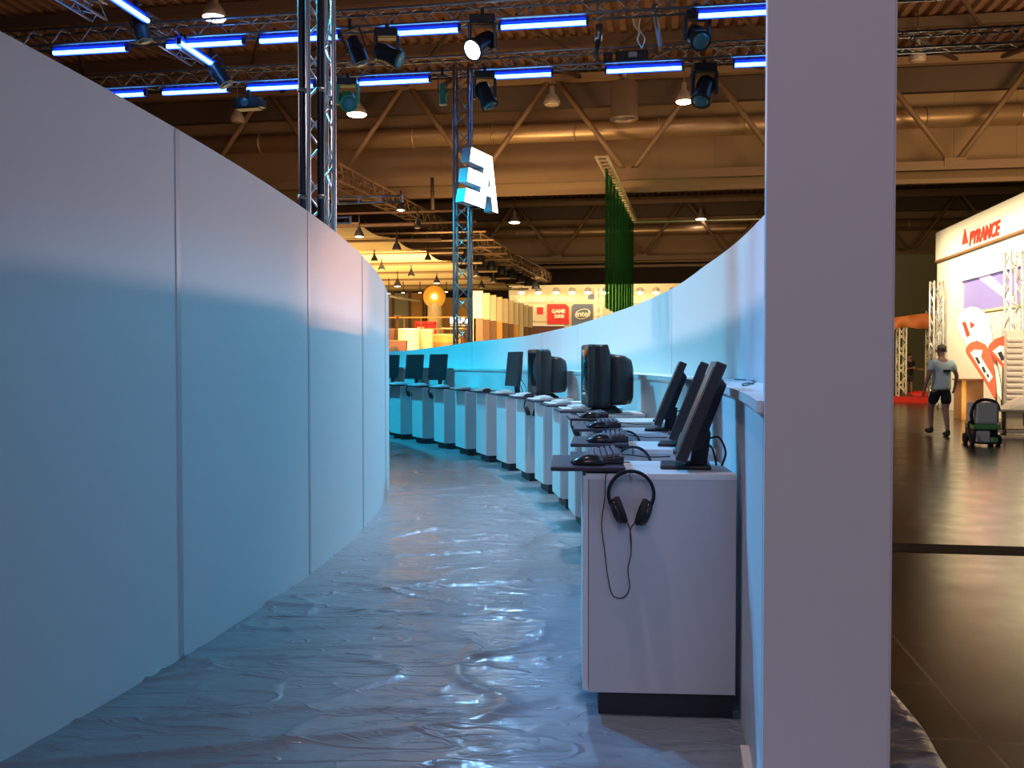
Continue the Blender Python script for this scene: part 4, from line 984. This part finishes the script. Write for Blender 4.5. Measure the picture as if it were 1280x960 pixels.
# floor machine and flatbed trolley
def fl_at(px, Y): q = P(px, 452, Y); return Vector((q.x, q.y, 0))
YM = 1667/(556-452); q = fl_at(1230, YM)
t = thing('floor_scrubber', 'pale floor cleaning machine with green trim on the dark floor', 'cleaning machine', q, R(-10)); zz = lambda y: (452-y)*YM/F+CZ
MB().box((.02, .1, (zz(530)+zz(503))/2), (.40, .5, zz(503)-zz(530))).build('tank', M['machine'], t, bevel=.05)
MB().box((.02, .1, zz(533)), (.44, .54, .09)).build('green_band', M['machgreen'], t, bevel=.02)
MB().box((.0, .1, (zz(533)+.10)/2), (.40, .5, zz(533)-.12)).build('chassis', M['black'], t, bevel=.03)
MB().box((-.05, -.17, zz(545)), (.22, .06, .2)).build('front_cover', M['machine'], t, bevel=.02)
MB().box((.12, -.20, .10), (.1, .08, .09)).build('green_foot', M['machgreen'], t, bevel=.01)
mb = MB(); mb.path(smooth([Vector(p) for p in ((-.20, -.1, zz(530)), (-.24, -.15, zz(515)), (-.14, -.1, zz(503)), (.02, -.05, zz(499.5)), (.17, -.1, zz(503)), (.22, -.1, zz(512)))]), .03, 8); mb.build('handle_hoop', M['black'], t)
mb = MB(); mb.path(smooth([Vector(p) for p in ((-.2, -.1, zz(525)), (-.30, -.2, zz(530)), (-.26, -.28, .1), (-.1, -.3, .05), (.2, -.3, .06))]), .02, 6); mb.build('hose', M['rubber'], t)
for x in (-.2, .22):
    for y in (-.08, .3): MB().tube((x-.03, y, .09), (x+.03, y, .09), .09, 16).build('wheel', M['rubber'], t)
YT = 1667/(545-452); q = fl_at(1283, YT-.2); zz2 = lambda y: (452-y)*YT/F+CZ
t = thing('flatbed_trolley', 'low dark trolley stacked with grey boards, cut by the right edge', 'trolley', q, R(-10))
MB().box((.15, .2, zz2(538)), (1.3, .9, .06)).build('lower_deck', M['louver'], t, bevel=.01); MB().box((.15, .2, zz2(512)), (1.35, .9, .05)).build('upper_deck', M['louver'], t, bevel=.01)
for x in (-.46, .7):
    for y in (-.2, .6): MB().tube((x, y, .1), (x, y, zz2(512)), .03, 8).build('leg', M['black'], t); MB().tube((x-.03, y, .08), (x+.03, y, .08), .08, 14).build('wheel', M['rubber'], t)
MB().box((-.26, -.05, (zz2(512)+zz2(536))/2), (.30, .3, zz2(514)-zz2(536))).build('paper_box', M['cream'], t, bevel=.01)
MB().box((.4, .1, (zz2(512)+zz2(536))/2), (.8, .5, .25)).build('dark_box', M['black'], t)
mb = MB(); mb.add([(-.35, -.1, zz2(511)), (.7, -.1, zz2(511)), (.7, .5, zz2(511)), (-.35, .5, zz2(511)), (.0, .1, zz2(496)), (.7, .1, zz2(490)), (.7, .4, zz2(490)), (.0, .4, zz2(496))],
                  [(0, 1, 5, 4), (1, 2, 6, 5), (2, 3, 7, 6), (3, 0, 4, 7), (4, 5, 6, 7), (3, 2, 1, 0)]); mb.build('tarpaulin', M['louver'], t)
q = fl_at(1262, 17.2); t = thing('pallet_boards', 'pale flat boards lying on the floor under the trolley', 'boards', q, R(-20))
for i in range(3): MB().box((.1, .05+.22*i, .02), (1.1, .16, .035)).build('board', M['cream'], t)

# ================================================================== PEOPLE
def person(label, loc, rz, shirt, legs, hair, short, pose):
    t = thing('person', label, 'person', loc, rz)
    def skin(name, verts, edges, m, root_i=0, sub=2):
        me = bpy.data.meshes.new(name); me.from_pydata([v[0] for v in verts], edges, []); o = bpy.data.objects.new(name, me); COL.objects.link(o); o.parent = t; me.materials.append(m)
        md = o.modifiers.new('skin', 'SKIN'); md.use_smooth_shade = True
        if not me.skin_vertices: me.skin_vertices.new() if hasattr(me.skin_vertices, 'new') else None
        for i, v in enumerate(verts):
            r_ = v[1]; me.skin_vertices[0].data[i].radius = (r_ if isinstance(r_, tuple) else (r_, r_)); me.skin_vertices[0].data[i].use_root = (i == root_i)
        sd = o.modifiers.new('sub', 'SUBSURF'); sd.levels = sub; sd.render_levels = sub; return o
    J = pose
    vs = []; es = []
    def add(p, r_, par=None):
        vs.append((tuple(p), r_)); i = len(vs)-1
        if par is not None: es.append((par, i))
        return i
    pel = add(J['pelvis'], (.15, .11)); wa = add(J['waist'], (.135, .10), pel); ch = add(J['chest'], (.165, .115), wa); ub = add(J['upper'], (.14, .09), ch)
    ne = add(J['neck'], .055, ub); h0 = add(J['head'][0], .07, ne); h1 = add(J['head'][1], .095, h0); h2 = add(J['head'][2], .075, h1)
    f = Vector(J['face']); hd = Vector(J['head'][1]); add(hd+f*.115-ZV*.02, .014, h1)
    side = Vector((f.y, -f.x, 0))
    for s in ('l', 'r'):
        sh = add(J['sh'+s], .06, ub); el = add(J['el'+s], .042, sh); wr = add(J['wr'+s], .028, el); pm = add(J['ha'+s], (.036, .018), wr)
        d = (Vector(J['ha'+s])-Vector(J['wr'+s])).normalized(); lat = d.cross(Vector((1, 0, 0)));  lat = lat.normalized() if lat.length > .1 else Vector((0, 1, 0))
        curl = Vector((0, 0, 0)) + d.cross(lat)*.01
        for q, ln in ((-.024, .065), (-.008, .078), (.008, .074), (.024, .058)):
            k1 = add(Vector(J['ha'+s])+lat*q+d*(.03+ln*.5), .0085, pm); add(Vector(J['ha'+s])+lat*q*.9+d*(.03+ln)+curl*1.6, .0075, k1)
        k1 = add(Vector(J['ha'+s])+lat*.042-d*.005+curl, .0095, pm); add(Vector(J['ha'+s])+lat*.05+d*.035+curl, .0085, k1)
        hi = add(J['hi'+s], .095, pel); kn = add(J['kn'+s], .060, hi); cf = add(Vector(J['kn'+s])*.62+Vector(J['an'+s])*.38, .058, kn); an = add(J['an'+s], .038, cf)
        toe = Vector(J['to'+s]); add(toe, (.035, .022), an)
    skin('body', vs, es, M['skin'])
    for s in (-1, 1): MB().ball(hd+side*(s*.095), (.018, .028, .035)).build('ear', M['skin'], t)
    for s in (-1, 1): MB().ball(hd+f*.088+side*(s*.034)+ZV*.012, .012, 8, 6).build('eye', M['black'], t)
    MB().box(hd+f*.092-ZV*.06, (.045, .045, .008)).build('mouth', M['redbrown'], t)
    # hair cap
    mb = MB(); mb.ball(Vector(J['head'][1])*.35+Vector(J['head'][2])*.65-f*.018+ZV*.012, (.088, .094, .072)); mb.build('hair', hair, t)
    # shirt
    g = .016; sv = []; se = []
    def a2(p, r_, par=None):
        sv.append((tuple(p), r_)); i = len(sv)-1
        if par is not None: se.append((par, i))
        return i
    hem = Vector(J['pelvis'])-ZV*.06
    b0 = a2(J['waist'], (.19, .15)); a2(hem, (.215, .172), b0); b1 = a2(J['chest'], (.21, .155), b0); b2 = a2(J['upper'], (.19, .135), b1); a2(Vector(J['neck'])-ZV*.005, .080, b2)
    for s in ('l', 'r'):
        c = a2(J['sh'+s], .078, b2); e = Vector(J['sh'+s])*.35+Vector(J['el'+s])*.65; ee = a2(e, .070, c)
        if not short: d2 = a2(J['el'+s], .058, ee); a2(J['wr'+s], .045, d2)
    skin('shirt', sv, se, shirt)
    lv = []; le = []
    def a3(p, r_, par=None):
        lv.append((tuple(p), r_)); i = len(lv)-1
        if par is not None: le.append((par, i))
        return i
    c0 = a3(J['pelvis'], (.168, .128)); a3(Vector(J['waist'])*.4+Vector(J['pelvis'])*.6, (.16, .12), c0)
    for s in ('l', 'r'):
        h_ = a3(J['hi'+s], .115, c0)
        if short: a3(Vector(J['hi'+s])*.22+Vector(J['kn'+s])*.78, .098, h_)
        else: k_ = a3(J['kn'+s], .080, h_); a3(Vector(J['an'+s])+ZV*.03, .062, k_)
    skin('shorts' if short else 'trousers', lv, le, legs)
    for s in ('l', 'r'):
        an, to = Vector(J['an'+s]), Vector(J['to'+s]); d = (to-an); d.z = 0; d.normalize(); ex = Vector((d.y, -d.x, 0)); Mx = frame(ex, d, ZV).to_3x3()
        mb = MB(); c = an*.5+to*.5; mb.ball((c.x, c.y, max(.045, min(an.z, to.z)-.005)), (.048, .15, .05), Mx=Mx); mb.ball((an.x, an.y, an.z-.01), (.045, .055, .06)); mb.build('shoe', M['shoe'], t)
    return t
def base_pose():
    return dict(pelvis=(0, 0, .95), waist=(0, 0, 1.10), chest=(0, 0, 1.28), upper=(0, 0, 1.43), neck=(0, 0, 1.52), head=((0, .01, 1.58), (0, .02, 1.665), (0, .01, 1.73)), face=(0, 1, 0),
                shl=(-.19, 0, 1.42), ell=(-.25, -.02, 1.14), wrl=(-.26, .05, .90), hal=(-.26, .07, .82), shr=(.19, 0, 1.42), elr=(.25, -.02, 1.14), wrr=(.26, .05, .90), har=(.26, .07, .82),
                hil=(-.10, 0, .90), knl=(-.11, .02, .50), anl=(-.11, -.02, .09), tol=(-.12, .14, .04), hir=(.10, 0, .90), knr=(.11, .02, .50), anr=(.11, -.02, .09), tor=(.12, .14, .04))
p1 = base_pose(); p1.update(knl=(-.10, .22, .53), anl=(-.10, .20, .13), tol=(-.11, .36, .09), knr=(.08, -.02, .50), anr=(.06, -.16, .09), tor=(.07, -.01, .035), ell=(-.30, -.10, 1.16), wrl=(-.34, -.04, .93), hal=(-.35, -.02, .85), elr=(.33, .06, 1.18), wrr=(.36, .18, .98), har=(.36, .22, .91))
YP = 1667/(545-452)
man = person('person in pale blue t-shirt and dark shorts walking away on the tiled floor', fl_at(1177, YP), 0, M['tshirt'], M['darkcloth'], M['greyhair'], True, p1)
MB().box((.04, -.150, 1.27), (.14, .02, .045)).build('back_print', M['darkcloth'], man)
p2 = base_pose(); p2.update(face=(0, -1, 0), head=((0, -.01, 1.58), (0, -.03, 1.66), (0, -.02, 1.73)), tol=(-.13, -.17, .04), tor=(.13, -.17, .04), anl=(-.11, -.01, .09), anr=(.11, -.01, .09),
                            ell=(-.26, -.03, 1.16), wrl=(-.10, -.24, 1.18), hal=(-.03, -.28, 1.19), elr=(.26, -.03, 1.16), wrr=(.10, -.24, 1.14), har=(.03, -.28, 1.15))
YQ = 1667/(496-452.0)
person('person in black top and grey trousers standing with hands together, far left of the aisle', fl_at(1136.5, YQ), R(15), M['darkcloth'], M['greycloth'], M['hair'], True, p2).children
p3 = base_pose(); p3.update(face=(-1, 0, 0), head=((-.02, 0, 1.58), (-.04, 0, 1.66), (-.02, 0, 1.73)), tol=(-.26, .06, .04), tor=(-.22, -.06, .04), anl=(-.10, .08, .09), anr=(-.06, -.08, .09), hil=(0, .1, .9), hir=(0, -.1, .9), knl=(-.03, .1, .5), knr=(-.02, -.09, .5),
                            shl=(0, .19, 1.42), shr=(0, -.19, 1.42), ell=(-.1, .24, 1.16), wrl=(-.32, .14, 1.15), hal=(-.40, .10, 1.15), elr=(-.1, -.25, 1.15), wrr=(-.33, -.18, 1.12), har=(-.41, -.14, 1.12))
person('person in cream shirt facing left beside the one in black', fl_at(1162, YQ), 0, M['creamcloth'], M['greycloth'], M['hair'], True, p3)
for o in list(COL.objects):
    if o.name.startswith('shorts') and o.parent and o.parent.name != man.name: o.name = 'shorts'

# ================================================================== LIGHTS
def area(name, loc, target, size, power, col, sy=None, spread=None):
    l = bpy.data.lights.new(name, 'AREA'); l.energy = power; l.color = col; l.size = size
    if sy: l.shape = 'RECTANGLE'; l.size_y = sy
    if spread: l.spread = spread
    o = bpy.data.objects.new(name, l); COL.objects.link(o); o.location = loc
    o.rotation_euler = (Vector(target)-Vector(loc)).to_track_quat('-Z', 'Y').to_euler(); return o
def spotl(name, loc, target, power, col, ang=60, blend=.5, rad=.1):
    l = bpy.data.lights.new(name, 'SPOT'); l.energy = power; l.color = col; l.spot_size = R(ang); l.spot_blend = blend; l.shadow_soft_size = rad
    o = bpy.data.objects.new(name, l); COL.objects.link(o); o.location = loc
    o.rotation_euler = (Vector(target)-Vector(loc)).to_track_quat('-Z', 'Y').to_euler(); return o
LIGHTS = {
    'wash_far': (0.0, 0.66, 1.000, 2700),
    'wash_right': (0.05, 0.66, 1.000, 2700),
    'wash_left': (0.0, 0.58, 1.000, 3000),
    'wash_floor': (0.24, 0.58, 1.000, 2700),
    'wash_near': (0.12, 0.44, 1.000, 2600),
    'hall_key': (1.000, 0.95, 0.97, 2300),
    'hall_key_behind': (1, .82, .86, 800),
    'hall_fill_behind': (.92, 0.80, 1, 300),
    'right_spill': (1.000, 0.74, 0.72, 3600),
    'right_spill_low': (1.000, 0.40, 0.2, 7500),
    'left_spill': (1.000, 0.80, 0.86, 3600),
    'booth_front_light': (1.000, 0.78, 0.42, 400),
    'flag_fill': (1.000, 0.80, 0.50, 260),
    'sail_uplight': (1.000, 0.64, 0.24, 1050),
    'arena_wash': (1, .76, 0.42, 190),
    'booth_wash': (1, .68, 0.30, 900),
    'hall_fill_near': (1, 0.58, .33, 400),
    'hall_fill_right': (1.000, 0.66, 0.32, 1100),
    'hall_fill_far': (1, .5, .3, 60),
}
def L_(name): return LIGHTS.get(name, (1, 1, 1, 100))
def col(name): return L_(name)[:3]
def pw(name): return L_(name)[3]
def SP(name, loc, target, ang, blend, rad): spotl(name, loc, target, pw(name), col(name), ang, blend, rad)
def AR(name, loc, target, size, sy=None, spread=None): area(name, loc, target, size, pw(name), col(name), sy, spread)
# coloured washes from truss height, partly from added unseen lamps
SP('wash_far', hp(-6.8, 13.6, 7.2), (-1.2, 16.6, 1.3), 64, .8, .12)
SP('wash_right', hp(-6.6, 11.0, 7.2), (1.0, 9.0, .9), 72, .8, .12)
SL = hp(3.3, V2-.3, 6.75)
SP('wash_left', SL, (-1.3, 6.5, 1.0), 70, .3, .006)  # added unseen lamp, its beam cut by the flaps below
moving_head(640+1150*SL.x/SL.y, 140, SL.y+.3, 1.0, 'added unseen stage light with barn doors cutting its beam, behind the white pillar')
bd = [o for o in COL.objects if o.name.startswith('moving_head_light') and 'barn doors' in o['label']][0]
for la, lb, sg in (((-1.55, 4.4, 2.0), (-1.27, 8.0, 1.93), 1), ((-1.6, 4.4, -.25), (-1.27, 8, -.25), -1)):
    la, lb = Vector(la), Vector(lb); d_ = (lb-la); la2, lb2 = la-d_*5, lb+d_*1.5
    q1 = SL+(la2-SL).normalized()*.45; q2 = SL+(lb2-SL).normalized()*.45; nn = (q1-SL).cross(q2-SL).normalized()
    if nn.z*sg < 0: nn = -nn
    o = MB().slab([q1, q2, q2+nn*.45, q1+nn*.45], (SL-q1).normalized()*.008).build('added_beam_flap', M['fixture'], bd); o.matrix_parent_inverse = Matrix.Translation(-bd.location)  # flap added to cut the wash along an edge on the left wall
SP('wash_floor', hp(-2.7, V1-.4, 6.85), (-.35, 7.6, 0), 37, .9, .10)  # added unseen lamp, brightens the aisle floor and its glints
SP('wash_near', hp(-5.5, 8.5, 7.2), (.9, 3.2, .2), 34, .8, .12)  # added unseen lamp, bluer light on the near low wall
# hall lamps : almost overhead, and behind the camera
SP('hall_key', (1.1, 9.6, 10.4), (-.3, 9.6, 0), 50, .9, .15)
SP('hall_key_behind', (-.95, 2.6, 10.4), (.75, 3.7, .6), 26, .9, .1)
AR('hall_fill_behind', (-1, -8, 8), (0, 4, 1), 6)
# light from the bright stands on both sides, grazing over the curved walls
SP('right_spill', B(6.0, -.8, 3.0), (-1.4, 5.5, 4.1), 24, .35, .22)
SP('right_spill_low', B(4.0, -1.0, 3.4), (-1.28, 7.3, 2.02), 4.0, 1, .1)
SP('left_spill', (-14, 10, 5.6), (1.1, 8.2, 2.0), 62, .7, .35)
# exhibition stands, plus added fill lights for flags and upper hall
AR('booth_front_light', B(4.5, -2.0, 5.6), B(4.5, .4, 2.4), 8, .4, R(110))
AR('flag_fill', (9.0, 16.5, 4.6), (11.4, 21.0, 1.3), 1.2, None, R(90))  # added unseen light that brightens the flags
AR('sail_uplight', hp(ue-4, v0+9, 2.2), hp(ue-4, v0+9, 6), 10, 16)
AR('arena_wash', hA(730, 352, 2.5), hA(730, 385, 0), 9, .5)
AR('booth_wash', P(560, 372, 29), P(560, 410, 44), 6, 1)
AR('hall_fill_near', hp(-7, 20, 5.5), hp(-6, 34, 11.5), 12, 3)  # added area lights brighten roof and upper walls, no fixtures there
AR('hall_fill_right', hp(14, 22, 6), hp(13, 35, 10.5), 8, 3)
AR('hall_fill_far', hp(4, 46, 5.5), hp(6, 61, 11), 16, 3)
w = bpy.data.worlds.new('world'); S.world = w; w.use_nodes = True; w.node_tree.nodes['Background'].inputs[0].default_value = (.6, .45, .40, 1); w.node_tree.nodes['Background'].inputs[1].default_value = .02
S.view_settings.view_transform = 'Standard'; S.view_settings.look = 'None'; S.view_settings.exposure = 0; S.view_settings.gamma = 1; S.view_settings.use_curve_mapping = False
